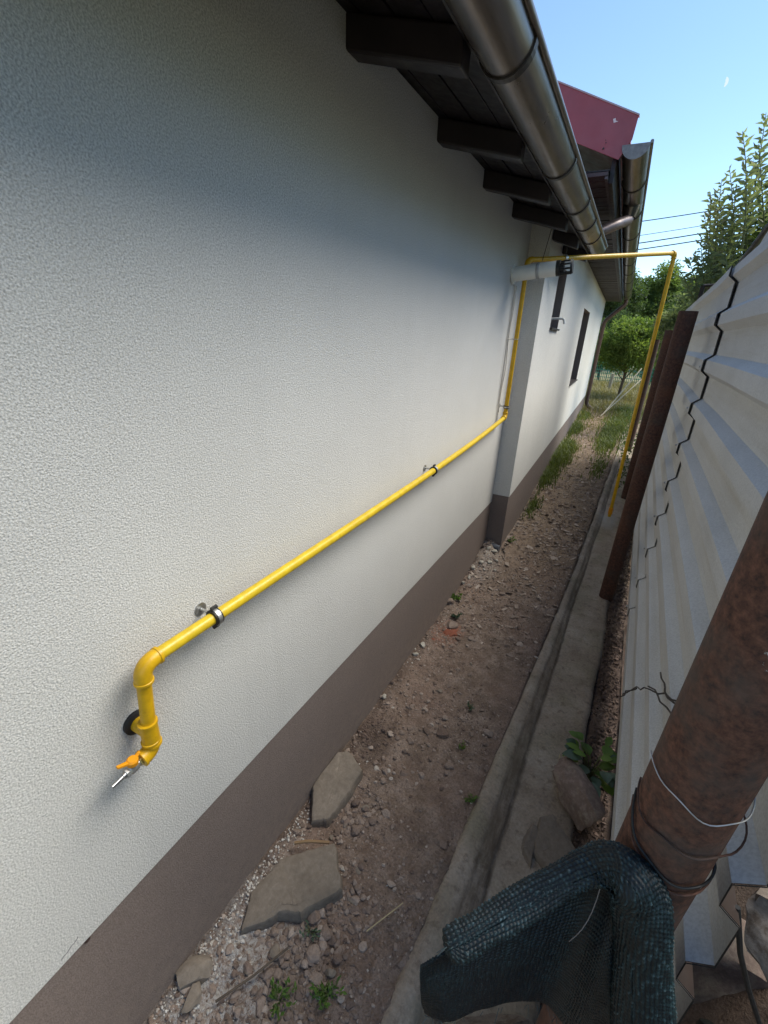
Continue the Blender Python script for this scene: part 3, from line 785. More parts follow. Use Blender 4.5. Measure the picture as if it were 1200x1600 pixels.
# burgundy verge flashing facing the camera
yv = 3.15
q = MB(); a = [(0.471, yv, 2.718), (0.527, yv, 2.79), (0.530, yv, 2.902), (-1.9, yv, 4.0), (-1.9, yv, 3.80), ]
a = [(0.471, yv, 2.716), (0.520, yv, 2.80), (0.528, yv, 2.900), (-1.8, yv, 3.968), (-1.8, yv, 3.70)]
q.prism([(x, y + 0.004, z) for x, y, z in a], a)
vf = q.obj('verge_flashing', M_BURG, house2, bevel=0.0015)
q = MB(); q.prism([(0.531, yv - 0.004, 2.897), (0.531, yv + 0.03, 2.897), (-1.8, yv + 0.03, 3.969), (-1.8, yv - 0.004, 3.969)], [(0.531, yv - 0.004, 2.904), (0.531, yv + 0.03, 2.904), (-1.8, yv + 0.03, 3.976), (-1.8, yv - 0.004, 3.976)]); q.obj('flashing_edge', m_simple('edge_highlight', (0.42, 0.36, 0.36), 0.4), vf)  # pale strip painted as the highlight along the flashing's top edge
for (x, z, r_) in ((0.384, 2.775, 0.005), (0.392, 2.800, 0.0025), (0.388, 2.812, 0.002)):
    q = MB(); q.tube([(x, yv - 0.003, z), (x, yv + 0.001, z)], r_, 10); q.obj('nail_hole', M_BLACK, vf, True)
q = MB(); q.add([(0.405, yv - 0.002, 2.900), (0.412, yv - 0.002, 2.882), (0.434, yv - 0.002, 2.886), (0.420, yv - 0.002, 2.891), (0.418, yv - 0.002, 2.902)], [(0, 1, 2, 3, 4)]); q.obj('paint_chip', m_simple('chip_white', (0.75, 0.70, 0.66), 0.5), vf)
g2a, g2b = Vector(fp(-0.29, 0.405, 2.775)), Vector(fp(LEN + 0.25, 0.405, 2.735))
gut2 = gutter('gutter', g2a, g2b, 0.068, house2, [3.75, 4.5, 5.3, 6.1, 6.9, 7.8, 8.8, 10.0, 11.2], True, True)
# swan neck emptying into the near gutter
P0 = Vector(fp(0.72, 0.405, 2.72)); 
pts = round_path([P0, P0 + Vector((0.0, 0.0, -0.09)), (0.47, 3.92, 2.565), (0.37, 3.80, 2.50), (0.36, 3.79, 2.47)], 0.05)
q = MB(); q.tube(pts, 0.036, 16); q.obj('downspout', m_simple('brown_spout', (0.16, 0.12, 0.115), 0.4, 0.4), house2, True)
q = MB(); q.tube([P0 + Vector((0, 0, -0.075)), P0 + Vector((0, 0, 0.0))], [0.043, 0.06], 16, False); q.obj('outlet', M_GUTTER, house2, True)
# far downpipe at the end corner
e = LEN
pts = round_path([fp(e + 0.1, 0.405, 2.68), fp(e + 0.1, 0.405, 2.58), fp(e - 0.0, 0.06, 2.22), fp(e - 0.0, 0.055, 0.38), fp(e + 0.02, 0.16, 0.30)], 0.07)
q = MB(); q.tube(pts, 0.042, 14); q.obj('downpipe', m_simple('brown_downpipe', (0.13, 0.075, 0.055), 0.45, 0.3), house2, True)
# dripping overflow hook in the small window
hook = thing('overflow_pipe', 'short white hooked pipe sticking out of the small far window', 'pipe')
q = MB(); q.tube(round_path([fp(0.80, -0.14, 1.955), fp(0.80, 0.075, 1.965), fp(0.80, 0.085, 1.925)], 0.02), 0.010, 12); q.obj('pipe', M_WHITEPL, hook, True)

# ------------------------------------------------------------------ gas pipe on the wall
gas = thing('gas_pipe', 'yellow painted gas pipe running along the cream wall and over the alley', 'pipe')
R_ = 0.0145
def pipe_piece(name, pts, r=R_, m=M_YELLOW, seg=18, parent=gas):
    q = MB(); q.tube(pts, r, seg); return q.obj(name, m, parent, True)
X0 = 0.050
A = Vector((X0, 0.376, 1.161)); Bq = Vector((X0, 3.200, 1.259))
dAB = Vector((0, 1, 0.02)).normalized()
ky = [0.376, 0.561, 0.974, 1.887, 3.2]; kz = [1.161, 1.166, 1.171, 1.190, 1.259]
_c = np.polyfit(ky, kz, 3)
run = [Vector((X0, y, float(np.polyval(_c, y)))) for y in np.linspace(0.402, 3.185, 25)]
pipe_piece('long_run', run, R_, M_YELLOW_LIT)
def elbow(p, d1, d2, r=R_ * 1.22, L=0.034, name='elbow', parent=gas, m=M_YELLOW):
    p = Vector(p); d1 = Vector(d1).normalized(); d2 = Vector(d2).normalized()
    pts = [p + d1 * (L + 0.004)] + arc(p + d1 * L * 0.95, p, p + d2 * L * 0.95, 8) + [p + d2 * (L + 0.004)]
    e = pipe_piece(name, pts, r, m, 18, parent)
    for d in (d1, d2):
        c = p + d * (L + 0.003)
        q = MB(); q.tube([c - d * 0.003, c - d * 0.002, c + d * 0.003, c + d * 0.004], [r * 1.04, r * 1.10, r * 1.10, r * 1.02], 18); q.obj('collar', m, e, True)
    return e
A2 = A + Vector((0, -0.014, 0))
elbow(A, (0, 1, 0.02), (0, 0, -1))
pipe_piece('drop', [A + Vector((0, 0, -0.028)), Vector((X0, 0.366, 1.01))])
T_ = Vector((X0, 0.365, 0.990))
tee = pipe_piece('tee', [T_ + Vector((0, 0, 0.028)), T_ - Vector((0, 0, 0.030))], R_ * 1.25)
q = MB(); q.tube([T_ + Vector((0, -0.0, 0.004)), T_ + Vector((-0.045, -0.0, 0.004))], R_ * 1.12, 18); q.obj('branch', M_YELLOW, tee, True)
for zz in (0.029, -0.030):
    q = MB(); q.tube([T_ + Vector((0, 0, zz - 0.003)), T_ + Vector((0, 0, zz + 0.003))], R_ * 1.36, 18); q.obj('collar', M_YELLOW, tee, True)
q = MB(); q.tube([(0.0005, 0.365, 0.994), (0.008, 0.365, 0.994), (0.011, 0.365, 0.994)], [0.027, 0.027, 0.022], 24); q.obj('wall_rosette', M_BLACK, gas, True)
E2 = Vector((X0, 0.363, 0.944)); dv = Vector((0.02, -1, -0.10)).normalized()
elbow(E2, (0, 0, 1), dv, R_ * 1.2, 0.021)
v0 = E2 + dv * 0.022
q = MB(); q.tube([v0, v0 + dv * 0.011], 0.0125, 6); q.obj('union_nut', M_BRASS, gas, False, 0.001)
q = MB(); q.tube([v0 + dv * 0.010, v0 + dv * 0.014, v0 + dv * 0.017, v0 + dv * 0.031, v0 + dv * 0.034, v0 + dv * 0.035, v0 + dv * 0.041], [0.009, 0.0095, 0.0115, 0.0115, 0.009, 0.0105, 0.0105], 8); valve = q.obj('valve', M_ZINC, gas, False, 0.0008)
tip0, tip1 = v0 + dv * 0.040, v0 + dv * 0.070
q = MB(); q.tube([tip0, tip0 + dv * 0.006, tip0 + dv * 0.007, tip1], [0.007, 0.007, 0.0042, 0.0042], 12); q.obj('nozzle', M_STEEL, valve, True)
c = v0 + dv * 0.024; up = Vector((0.15, 0, 1)).normalized()
q = MB(); q.tube([c, c + up * 0.016], 0.0045, 10); q.obj('stem', M_ZINC, valve, True)
q = MB(); q.tube([c + up * 0.011, c + up * 0.014, c + up * 0.024, c + up * 0.028], [0.008, 0.0115, 0.0115, 0.008], 16); lv = q.obj('lever', M_YELLOW_LEVER, valve, True)
h0 = c + up * 0.020
q = MB(); q.prism([tuple(h0 + Vector(p)) for p in ((-0.006, -0.004, -0.004), (0.004, -0.004, -0.004), (0.002, -0.030, 0.010), (-0.005, -0.030, 0.010))], [tuple(h0 + Vector(p)) for p in ((-0.006, -0.004, 0.004), (0.004, -0.004, 0.004), (0.002, -0.029, 0.016), (-0.005, -0.029, 0.016))]); q.obj('lever_wing', M_YELLOW_LEVER, lv, bevel=0.0015)
q = MB(); q.prism([tuple(h0 + Vector(p)) for p in ((-0.005, 0.004, -0.003), (0.004, 0.004, -0.003), (0.003, 0.018, 0.006), (-0.004, 0.018, 0.006))], [tuple(h0 + Vector(p)) for p in ((-0.005, 0.004, 0.004), (0.004, 0.004, 0.004), (0.003, 0.018, 0.011), (-0.004, 0.018, 0.011))]); q.obj('lever_wing', M_YELLOW_LEVER, lv, bevel=0.0015)
# clamps
def clamp(p, axis, m_ring=M_BLACK, parent=gas):
    p = Vector(p); axis = Vector(axis).normalized()
    q = MB(); q.tube([p - axis * 0.010, p - axis * 0.009, p + axis * 0.009, p + axis * 0.010], [R_ * 1.15, R_ * 1.42, R_ * 1.42, R_ * 1.15], 20)
    cl = q.obj('clamp', m_ring, parent, True)
    q = MB(); q.tube([p - axis * 0.005, p + axis * 0.005], R_ * 1.5, 20); q.obj('band', M_ZINC, cl, True)
    up = Vector((0, 0, 1))
    for s in (1, -1):
        c = p + up * s * R_ * 1.75
        q = MB(); q.tube([c - axis * 0.008, c + axis * 0.008], 0.0048, 8); q.obj('clamp_screw', M_BLACK, cl, True)
    q = MB(); q.tube([p - Vector((R_ * 1.3, 0, -0.004)), (0.004, p.y, p.z + 0.004)], 0.004, 8); q.obj('rod', M_ZINC, cl, True)
    q = MB(); q.tube([(0.0005, p.y, p.z + 0.004), (0.003, p.y, p.z + 0.004)], 0.016, 14); q.obj('washer', M_ZINC, cl, True)
    return cl
def on_run(y):
    t = (y - 0.402) / (3.185 - 0.402); i = t * 24; k_ = min(23, int(i)); return run[k_].lerp(run[k_ + 1], i - k_)
clamp(on_run(0.563), dAB); clamp(on_run(1.895), dAB)
# riser in the corner, then over the alley and down
elbow(Bq + Vector((0, 0.018, 0.0)), (0, -1, 0), (0, 0, 1), name='elbow')
C0 = Vector((X0, 3.218, 1.262)); C1 = Vector((X0, 3.215, 2.262))
pipe_piece('riser', [C0 + Vector((0, 0, 0.02)), C1 + Vector((0, 0, -0.02))])
clamp((X0, 3.217, 1.335), (0, 0, 1))
D1 = Vector((0.888, 4.70, 2.49)); dCD = (D1 - C1).normalized()
elbow(C1, (0, 0, -1), dCD)
pipe_piece('overhead_run', [C1 + dCD * 0.02, D1 - dCD * 0.02], 0.0155)
D2 = Vector((0.914, 4.76, 0.135))
dD = (D2 - D1).normalized()
elbow(D1, -dCD, dD, 0.020)
pipe_piece('downpipe', [D1 + dD * 0.02, D2], 0.0160)
elc = D2 - dD * 0.06
q = MB(); q.tube([elc - dD * 0.04, elc + dD * 0.03], 0.021, 16); q.obj('coupling', M_YELLOW_LEVER, gas, True)
# hanger for the overhead run
q = MB(); q.tube([tuple(C1 + dCD * 0.36 + Vector((0.004, 0.0, 0.11))), tuple(C1 + dCD * 0.36)], 0.004, 8); q.obj('hanger_rod', M_WIRE, gas, True)
q = MB(); c = C1 + dCD * 0.36; q.tube([c - dCD * 0.012, c + dCD * 0.012], 0.021, 16); q.obj('hanger_clip', M_ZINC, gas, True)

# pale cables beside the riser
cab = thing('cable', 'two thin pale cables hanging down the wall beside the yellow riser', 'cable')
for dy, dx, z1, z0 in ((-0.075, 0.010, 2.11, 1.34), (-0.045, 0.012, 2.11, 1.30)):
    q = MB(); q.tube([(dx + 0.004 * math.sin(i * 0.9), 3.215 + dy + 0.006 * math.sin(i * 0.7 + dy * 90), z1 + (z0 - z1) * i / 14) for i in range(15)], 0.0028, 8)
    q.obj('strand', M_CABLE, cab, True)
q = MB(); q.tube([(0.006, 3.15, 1.79), (0.030, 3.20, 1.79), (0.070, 3.21, 1.79)], 0.004, 6); q.obj('clip', M_CABLE, cab, True)

# flue
fl = thing('boiler_flue', 'white boiler flue tube with black terminal jutting from the cream wall', 'flue')
fa, fb = Vector((0.0, 3.08, 2.165)), Vector((0.262, 3.08, 2.193)); fd = (fb - fa).normalized()
q = MB(); q.tube([fa, fb], 0.042, 28); q.obj('tube', M_WHITEPL, fl, True)
q = MB(); q.tube([fa + fd * 0.001, fa + fd * 0.012], 0.056, 28); q.obj('wall_flange', M_WHITEPL, fl, True)
q = MB(); q.tube([fa + fd * 0.145, fa + fd * 0.15, fa + fd * 0.158, fa + fd * 0.163], [0.0425, 0.0455, 0.0455, 0.0425], 28); q.obj('joint_ring', m_simple('ring_grey', (0.35, 0.35, 0.36), 0.5), fl, True)
q = MB(); q.tube([fb - fd * 0.004, fb + fd * 0.018, fb + fd * 0.020, fb + fd * 0.040], [0.043, 0.043, 0.030, 0.030], 28); t_ = q.obj('terminal', M_BLACK, fl, True)
for k_ in range(9):
    a = 2 * math.pi * k_ / 9; off = Vector((0, math.cos(a), math.sin(a)))
    q = MB(); q.tube([fb + fd * 0.018 + off * 0.036, fb + fd * 0.080 + off * 0.036], 0.0045, 6); q.obj('terminal_rib', M_BLACK, t_, True)
q = MB(); q.tube([fb + fd * 0.076, fb + fd * 0.088], [0.042, 0.036], 24); q.obj('terminal_cap', M_BLACK, t_, True)
q = MB(); q.tube([(0.168, 3.08, 2.235), (0.19, 3.09, 2.40)], 0.0022, 6); q.obj('hanger_wire', M_WIRE, fl, True)

# grey drain stub at the foot of the projection
pv = thing('drain_stub', 'grey plastic drain pipe stub at the foot of the wall projection', 'pipe')
q = MB(); q.tube([(-0.03, 3.385, 0.150), (0.135, 3.36, 0.150)], 0.026, 18); q.obj('pipe', M_GREYPVC, pv, True)
q = MB(); q.tube([(0.02, 3.377, 0.150), (0.055, 3.372, 0.150)], 0.031, 18); q.obj('socket', M_GREYPVC, pv, True)

# ------------------------------------------------------------------ corrugated fence with rusty posts
fence = thing('metal_fence', 'off white corrugated metal fence with horizontal ribs and rusty posts along the alley', 'fence')
def fx(y): return 1.070 + 0.0172 * y
PER = 0.2135
def ribprof(zt, zb):
    """(z, depth towards the alley) from top to bottom"""
    pts = []
    z = zt + 0.02
    top = 2.135
    zs = []
    k_ = 0
    while True:
        c = top - k_ * PER   # centre of rib
        for dz, d in ((0.052, 0.0), (0.026, 0.032), (-0.026, 0.032), (-0.052, 0.0)):
            zs.append((c + dz, d))
        k_ += 1
        if c - PER < zb: break
    zs = [p for p in zs if zb <= p[0] <= zt]
    out = [(zt, 0.032 if zt < top + 0.03 else zs[0][1])] + zs + [(zb, zs[-1][1])]
    return out
def sheet(y0, y1, zt, zb, off, step=0.12, seed=0, gap=None):
    pr_ = ribprof(zt, zb)
    fine = []
    for a, c in zip(pr_[:-1], pr_[1:]):
        fine += [(a[0] + (c[0] - a[0]) * t, a[1] + (c[1] - a[1]) * t) for t in (0, 0.12, 0.5, 0.88)]
    fine.append(pr_[-1]); fine = np.array(fine)
    ny_ = max(2, int((y1 - y0) / step)); yy = np.linspace(y0, y1, ny_ + 1)
    V = []
    for y in yy:
        wv = 0.004 * vnoise(np.stack([np.full(len(fine), y * 1.3), fine[:, 0] * 2.5, np.full(len(fine), seed * 7.7)], 1), seed)
        g_ = off + (gap(y) if gap else 0) * np.clip((fine[:, 0] - 0.2) / 2.0, 0.1, 1)
        V.append(np.stack([fx(y) + 0.02 - fine[:, 1] + wv - g_, np.full(len(fine), y), fine[:, 0] + 0.003 * vnoise(np.stack([np.full(len(fine), y * 0.9), fine[:, 0], fine[:, 0] * 0], 1), seed + 3)], 1))
    V = np.concatenate(V); k_ = len(fine)
    I = (np.arange(ny_)[:, None] * k_ + np.arange(k_ - 1)[None, :]).ravel()
    o = fast_mesh('fence_sheet', V, np.stack([I, I + k_, I + k_ + 1, I + 1], 1), M_FENCE, fence, False)
    o.data.materials.append(M_FENCEBACK)
    m_ = o.modifiers.new('thick', 'SOLIDIFY'); m_.thickness = 0.0012; m_.offset = 0; m_.material_offset = 1; m_.material_offset_rim = 1
    return o, V.reshape(ny_ + 1, k_, 3)
YS = 2.80
sheet(0.575, 3.05, 2.150, 0.085, 0.0, seed=1)
shB, vB = sheet(YS, 7.5, 2.150, 0.085, 0.0045, seed=1, gap=lambda y: 0.012 * math.exp(-(y - YS) * 3))
# black tube drawn for the gap shadow and sheet edge along the overlap
edge = [tuple(p + np.array([0.0035, -0.002, 0])) for p in vB[0]]
rad = [0.0030 * float(np.clip((p[2] - 0.5) / 1.2, 0.16, 1)) for p in edge]
q = MB(); q.tube(edge, rad, 8); q.obj('overlap_gap_shade', M_BLACK, fence, True)
# black painted cut edge at the near end
pr_ = np.array(ribprof(2.15, 0.085)); 
edge = [(fx(0.572) + 0.02 - d, 0.572, z) for z, d in pr_]
q = MB(); q.tube(edge, 0.0009, 6); q.obj('cut_edge', M_BLACK, fence, True)
for z in (1.93, 1.70, 1.49, 1.285, 1.065, 0.855, 0.64, 0.43, 0.215):
    c = Vector((fx(2.86) + 0.02 - 0.032 - 0.010, 2.87, z))
    q = MB(); q.tube([c, c - Vector((0.002, 0, 0)), c - Vector((0.0021, 0, 0)), c - Vector((0.009, 0, 0))], [0.010, 0.010, 0.0055, 0.0055], 8); q.obj('screw', M_ZINC, fence, True)
# posts
def post(x0, y0, x1, y1, z0, z1, r, m_, wall=0.006, label=None):
    q = MB(); n_ = 24
    a, c = Vector((x0, y0, z0)), Vector((x1, y1, z1))
    d = (c - a).normalized()
    pts = [a + (c - a) * i / 12 for i in range(13)]
    q.tube(pts, r, n_, False)
    # hollow top
    q.tube([c, c - d * 0.25], r - wall, n_, False)
    v, f = q.v, q.f
    base1 = 12 * n_; base2 = 13 * n_
    for j in range(n_):
        q.f.append((base1 + j, base1 + (j + 1) % n_, base2 + (j + 1) % n_, base2 + j))
    o = q.obj('post', m_, fence, True)
    if label: o['label'] = label
    return o
big = post(0.954, 0.581, 1.012, 0.586, -0.3, 2.35, 0.056, M_RUST, label='thick rusty steel post nearest the camera')
post(0.992, 3.345, 1.003, 3.30, -0.3, 1.985, 0.050, M_RUST2, label='rusty brown steel post behind the fence overlap')
post(1.052, 5.46, 1.045, 5.42, -0.3, 1.93, 0.052, M_RUST2, label='rusty brown post behind the yellow downpipe')
post(1.02, 7.9, 1.01, 7.9, -0.3, 1.86, 0.05, M_RUST2)
# white paint splash on the big post
m, nt, b = mat('white_splash'); v = coords(nt)
setc(nt, b, (0.62, 0.60, 0.57)); 
al = ramp(nt, noise(nt, v, 120, 5, 0.75), [(0.50, (0, 0, 0)), (0.60, (0.8, 0.8, 0.8))]); nt.links.new(al, b.inputs['Alpha'])
V = []; F = []
for i in range(9):
    for j in range(11):
        a = -1.92 + 0.5 * (i / 8) ; z = 1.475 + 0.07 * j / 10
        ax_ = 0.954 + (1.012 - 0.954) * (z + 0.3) / 2.65
        V.append((ax_ + 0.0566 * math.cos(a), 0.583 + 0.0566 * math.sin(a), z))
for i in range(8):
    for j in range(10):
        F.append((i * 11 + j, i * 11 + j + 1, (i + 1) * 11 + j + 1, (i + 1) * 11 + j))
F = [f for f in F if (lambda c: ((c[0] - 0.5) / 0.5) ** 2 + ((c[1] - 0.5) / 0.5) ** 2 < 1.0)((((f[0] // 11) + .5) / 8, ((f[0] % 11) + .5) / 10))]
mesh_obj('paint_splash', V, F, m, big, True)

# binding wires round the big post
def pcen(z): return Vector((0.954 + (1.012 - 0.954) * (z + 0.3) / 2.65, 0.583, z))
def wrap(zl, zr, r=0.0577, a0=math.radians(170), a1=math.radians(390), sag=0.0, n_=30, bulge=0.0):
    """wire round the camera side of the post: from the left (zl) to the right (zr)"""
    out = []
    for i in range(n_ + 1):
        t = i / n_; a = a0 + (a1 - a0) * t
        z = zl + (zr - zl) * t - sag * math.sin(t * math.pi)
        z += 0.006 * math.sin(t * 9 + zl * 50) + 0.003 * math.sin(t * 23); c = pcen(z); rr = r + 0.0012 * (1 + math.sin(t * 17 + zl * 31)) + bulge * max(0, (t - 0.72) / 0.28)
        out.append(c + Vector((math.cos(a) * rr, math.sin(a) * rr, 0)))
    return out
wires = [('binding_wire', 'shiny thin wire tied round the thick rusty post, topmost of its bindings', wrap(1.252, 1.255, sag=0.012), 0.0009, M_ZINC),
         ('binding_wire', 'dark wire ring standing off the thick rusty post at its right', wrap(1.195, 1.185, sag=0.028, bulge=0.03), 0.0014, M_RUST2),
         ('binding_wire', 'double dark wire loop where the green net is tied to the rusty post', wrap(1.165, 1.10, sag=0.03, bulge=0.008), 0.0018, M_BLACK),
         ('binding_wire', 'rust coloured wire loop just under the double dark loop on the post', wrap(1.15, 1.088, sag=0.03, bulge=0.010), 0.0016, M_RUST)]
for nm, lb, pts, r_, m_ in wires:
    q = MB(); q.tube(pts, r_, 8); tag(q.obj(nm, m_, None, True), lb, 'wire')
# loose twisted wire ends between post and fence
tw = thing('twisted_wire', 'loose twisted rusty wire ends sticking out beside the big post against the fence', 'wire')
W1 = [(0.985, 0.640, 1.275), (1.02, 0.80, 1.165), (1.045, 0.98, 1.06), (1.055, 1.25, 0.86), (1.052, 1.55, 0.62), (1.06, 1.80, 0.375)]
W2 = [(0.985, 0.642, 1.262), (1.02, 0.82, 1.12), (1.05, 1.08, 0.955), (1.045, 1.33, 0.81)]
W3 = [(1.03, 0.86, 1.115), (1.04, 1.10, 0.98), (1.05, 1.27, 0.915)]
W4 = [(1.052, 1.52, 0.64), (1.052, 1.68, 0.49), (1.06, 1.83, 0.335)]
for w_ in (W1, W2, W3, W4):
    pts = [tuple(Vector(w_[i]).lerp(Vector(w_[i + 1]), t) + Vector((0.005 * math.sin(i * 5 + t * 6), 0.004 * math.cos(i * 3 + t * 7), 0.006 * math.sin(i * 2 + t * 5)))) for i in range(len(w_) - 1) for t in (0, 0.25, 0.5, 0.75)] + [w_[-1]]
    q = MB(); q.tube(pts, 0.0024, 7); q.obj('strand', M_WIRE, tw, True)
# black hose on the fence top
q = MB(); pts = [(1.17, 0.2, 2.62), (1.15, 1.2, 2.44), (1.145, 2.0, 2.335), (1.145, 2.55, 2.262), (1.145, 2.75, 2.23), (1.15, 3.0, 2.205), (1.16, 3.4, 2.17), (1.19, 4.2, 2.13)]
q.tube(round_path(pts, 0.1), 0.012, 12); tag(q.obj('hose', M_BLACK, None, True), 'black cable lying along the top edge of the corrugated fence', 'cable')
# torn sheet scrap on the fence top
q = MB(); q.prism([(1.125, 1.6, 2.14), (1.118, 2.05, 2.235), (1.115, 2.35, 2.20), (1.12, 2.55, 2.145)], [(1.128, 1.6, 2.14), (1.121, 2.05, 2.235), (1.118, 2.35, 2.20), (1.123, 2.55, 2.145)])
tag(q.obj('sheet_scrap', M_FENCE), 'crumpled pale sheet scrap above the top edge of the fence', 'sheet metal')
# framed mesh behind the fence
fr = thing('wire_panel', 'small dark framed wire mesh standing behind the fence top', 'frame')
q = MB(); q.tube([(1.20, 5.2, 0.4), (1.185, 5.2, 2.30)], 0.018, 8); q.tube([(1.185, 5.2, 2.30), (1.60, 5.2, 2.32)], 0.012, 8); q.tube([(1.60, 5.2, 0.4), (1.60, 5.2, 2.32)], 0.018, 8); q.obj('frame', M_WIRE, fr, True)
q = MB()
for i in range(14): q.tube([(1.2 + 0.03 * i, 5.2, 0.5), (1.2 + 0.03 * i, 5.2, 2.3)], 0.0022, 4, False)
for i in range(40): q.tube([(1.2, 5.203, 0.6 + 0.043 * i), (1.6, 5.203, 0.6 + 0.043 * i)], 0.0022, 4, False)
q.obj('wire_mesh', M_RUST, fr)

# ------------------------------------------------------------------ dark green shade net on the post
def m_net():
    m, nt, b = mat('dark_green_net')
    uv = N(nt, 'ShaderNodeAttribute', attribute_name='tone'); v = coords(nt)
    f = noise(nt, v, 260, 3, 0.7); g = noise(nt, v, 7, 3)
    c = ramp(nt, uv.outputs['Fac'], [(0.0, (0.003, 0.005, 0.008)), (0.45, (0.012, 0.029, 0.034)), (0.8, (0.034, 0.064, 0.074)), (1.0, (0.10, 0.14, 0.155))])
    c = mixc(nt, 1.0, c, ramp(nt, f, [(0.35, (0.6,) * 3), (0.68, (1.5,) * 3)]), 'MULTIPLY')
    setc(nt, b, c); b.inputs['Roughness'].default_value = 0.5; b.inputs['Specular IOR Level'].default_value = 0.35
    return m
M_NET = m_net()
net = thing('shade_net', 'dark green knitted shade net folded over and tied to the rusty post', 'net')
def spl(P, t):
    """Catmull-Rom through P at t in 0..1"""
    n_ = len(P) - 1; s = np.clip(t, 0, 0.99999) * n_; i = s.astype(int); f = (s - i)[:, None]
    g = lambda k_: P[np.clip(k_, 0, n_)]
    p0, p1, p2, p3 = g(i - 1), g(i), g(i + 1), g(i + 2)
    return 0.5 * (2 * p1 + (p2 - p0) * f + (2 * p0 - 5 * p1 + 4 * p2 - p3) * f ** 2 + (3 * p1 - p0 - 3 * p2 + p3) * f ** 3)
def cloth(name, fn, nu, nv, rowu, rowv, amp, parent, seed, thick=0.004, counts=None):
    u = np.linspace(0, 1, nu); v = np.linspace(0, 1, nv)
    U, Vv = np.meshgrid(u, v); U = U.ravel(); Vv = Vv.ravel()
    P = fn(U, Vv)
    G = P.reshape(nv, nu, 3)
    du = np.gradient(G, axis=1); dv = np.gradient(G, axis=0)
    nr = np.cross(du, dv); nr /= np.linalg.norm(nr, axis=2, keepdims=True) + 1e-9
    nr = nr.reshape(-1, 3)
    # knitted rows: chains of slanted loops
    L = np.linalg.norm(du, axis=2).cumsum(1).ravel(); K = np.linalg.norm(dv, axis=2).cumsum(0).ravel()
    jit = 0.45 * vnoise(P * 30, seed) + 0.25 * vnoise(P * 90, seed + 2)
    a = L / rowu + jit; r = K / rowv + jit * 0.6
    if counts: a = U * counts[0] + jit; r = Vv * counts[1] + jit * 0.5
    ri = np.floor(r).astype(np.int64); ai = np.floor(a + 0.35).astype(np.int64)
    hs = _hash(ri, ai, ri * 0, seed + 9)
    ridge = np.abs(np.sin(np.pi * r)) ** 0.8
    loop = 0.5 + 0.5 * np.sin(2 * np.pi * (a + 0.35 * np.abs((r % 1.0) - 0.5) * 2))
    h = ridge * (0.35 + 0.65 * loop)
    tone = np.clip(h * (0.25 + 0.9 * hs ** 1.6) * (0.95 + 0.6 * fbm(P * 22, seed + 4, 3)), 0, 1); h = h * (0.7 + 0.5 * hs)  # dark gaps and loop highlights put into the colour by height
    P = P + nr * (amp * h)[:, None]
    I = (np.arange(nv - 1)[:, None] * nu + np.arange(nu - 1)[None, :]).ravel()
    o = fast_mesh(name, P, np.stack([I, I + 1, I + nu + 1, I + nu], 1), M_NET, parent, True, {'tone': tone})
    m_ = o.modifiers.new('thick', 'SOLIDIFY'); m_.thickness = thick; m_.offset = -1
    return o
ARC = np.array([(0.729, 0.351, 0.990), (0.745, 0.368, 0.993), (0.780, 0.409, 1.0), (0.839, 0.472, 1.02), (0.892, 0.520, 1.05), (0.925, 0.525, 1.078), (0.950, 0.512, 1.085), (0.967, 0.506, 1.041), (0.991, 0.494, 0.93), (1.018, 0.477, 0.81), (1.045, 0.458, 0.68)])
PAN = np.array([(0.703, 0.327, 0.958), (0.731, 0.352, 0.974), (0.782, 0.407, 0.99), (0.842, 0.471, 1.008), (0.892, 0.513, 1.035), (0.918, 0.518, 1.055), (0.938, 0.502, 1.06), (0.957, 0.492, 0.981), (0.980, 0.482, 0.866), (1.001, 0.470, 0.761), (1.025, 0.454, 0.64)])
HEM = np.array([(0.720, 0.331, 0.824), (0.754, 0.356, 0.792), (0.790, 0.407, 0.737), (0.845, 0.471, 0.676), (0.896, 0.512, 0.645), (0.926, 0.514, 0.63), (0.960, 0.492, 0.632), (0.985, 0.480, 0.625), (1.005, 0.469, 0.62), (1.015, 0.462, 0.618), (1.028, 0.453, 0.616)])
AWAY = np.array([0.10, 0.85, -0.35])
def panel(U, V):
    T = spl(PAN, U); B_ = spl(HEM, U)
    P = T + (B_ - T) * V[:, None]
    d = 0.022 * np.exp(-((V - 0.16) / 0.15) ** 2) * np.clip(U * 5, 0.0, 1) * np.clip((1.02 - U) * 8, 0, 1)
    d = d - 0.010 * np.sin(V * 3.1) + 0.005 * fbm(P * 14, 88, 3) + 0.004 * np.sin(U * 17 + V * 3) * V
    d = d + 0.010 * np.clip((V - 0.9) / 0.1, 0, 1) ** 2
    return P + AWAY * d[:, None]
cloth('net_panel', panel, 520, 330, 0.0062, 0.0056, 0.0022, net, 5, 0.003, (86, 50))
RT = np.gradient(spl(ARC, np.linspace(0, 1, 400)), axis=0)
RT = np.stack([np.convolve(np.pad(RT[:, k_], 12, mode='edge'), np.ones(25) / 25, 'valid') for k_ in range(3)], 1)
RT /= np.linalg.norm(RT, axis=1, keepdims=True)
VIEW = np.array([-0.12, -0.45, 0.88])
def roll(U, V):
    c = spl(ARC, U); tt = RT[np.clip((U * 399).astype(int), 0, 399)]
    s_ = np.cross(tt, VIEW); s_ /= np.linalg.norm(s_, axis=1, keepdims=True); w_ = np.cross(s_, tt)
    r = np.interp(U, [0, 0.03, 0.1, 0.35, 0.5, 0.6, 0.75, 1], [0.003, 0.015, 0.0185, 0.0195, 0.025, 0.031, 0.034, 0.036])
    a = V * 2 * np.pi + 1.2
    r = r * (1 + 0.10 * np.sin(U * 13 + a * 1.0) + 0.06 * np.sin(U * 31 + 2 * a))
    return c + s_ * (np.cos(a) * r * 1.12)[:, None] + w_ * (np.sin(a) * r * 0.9)[:, None]
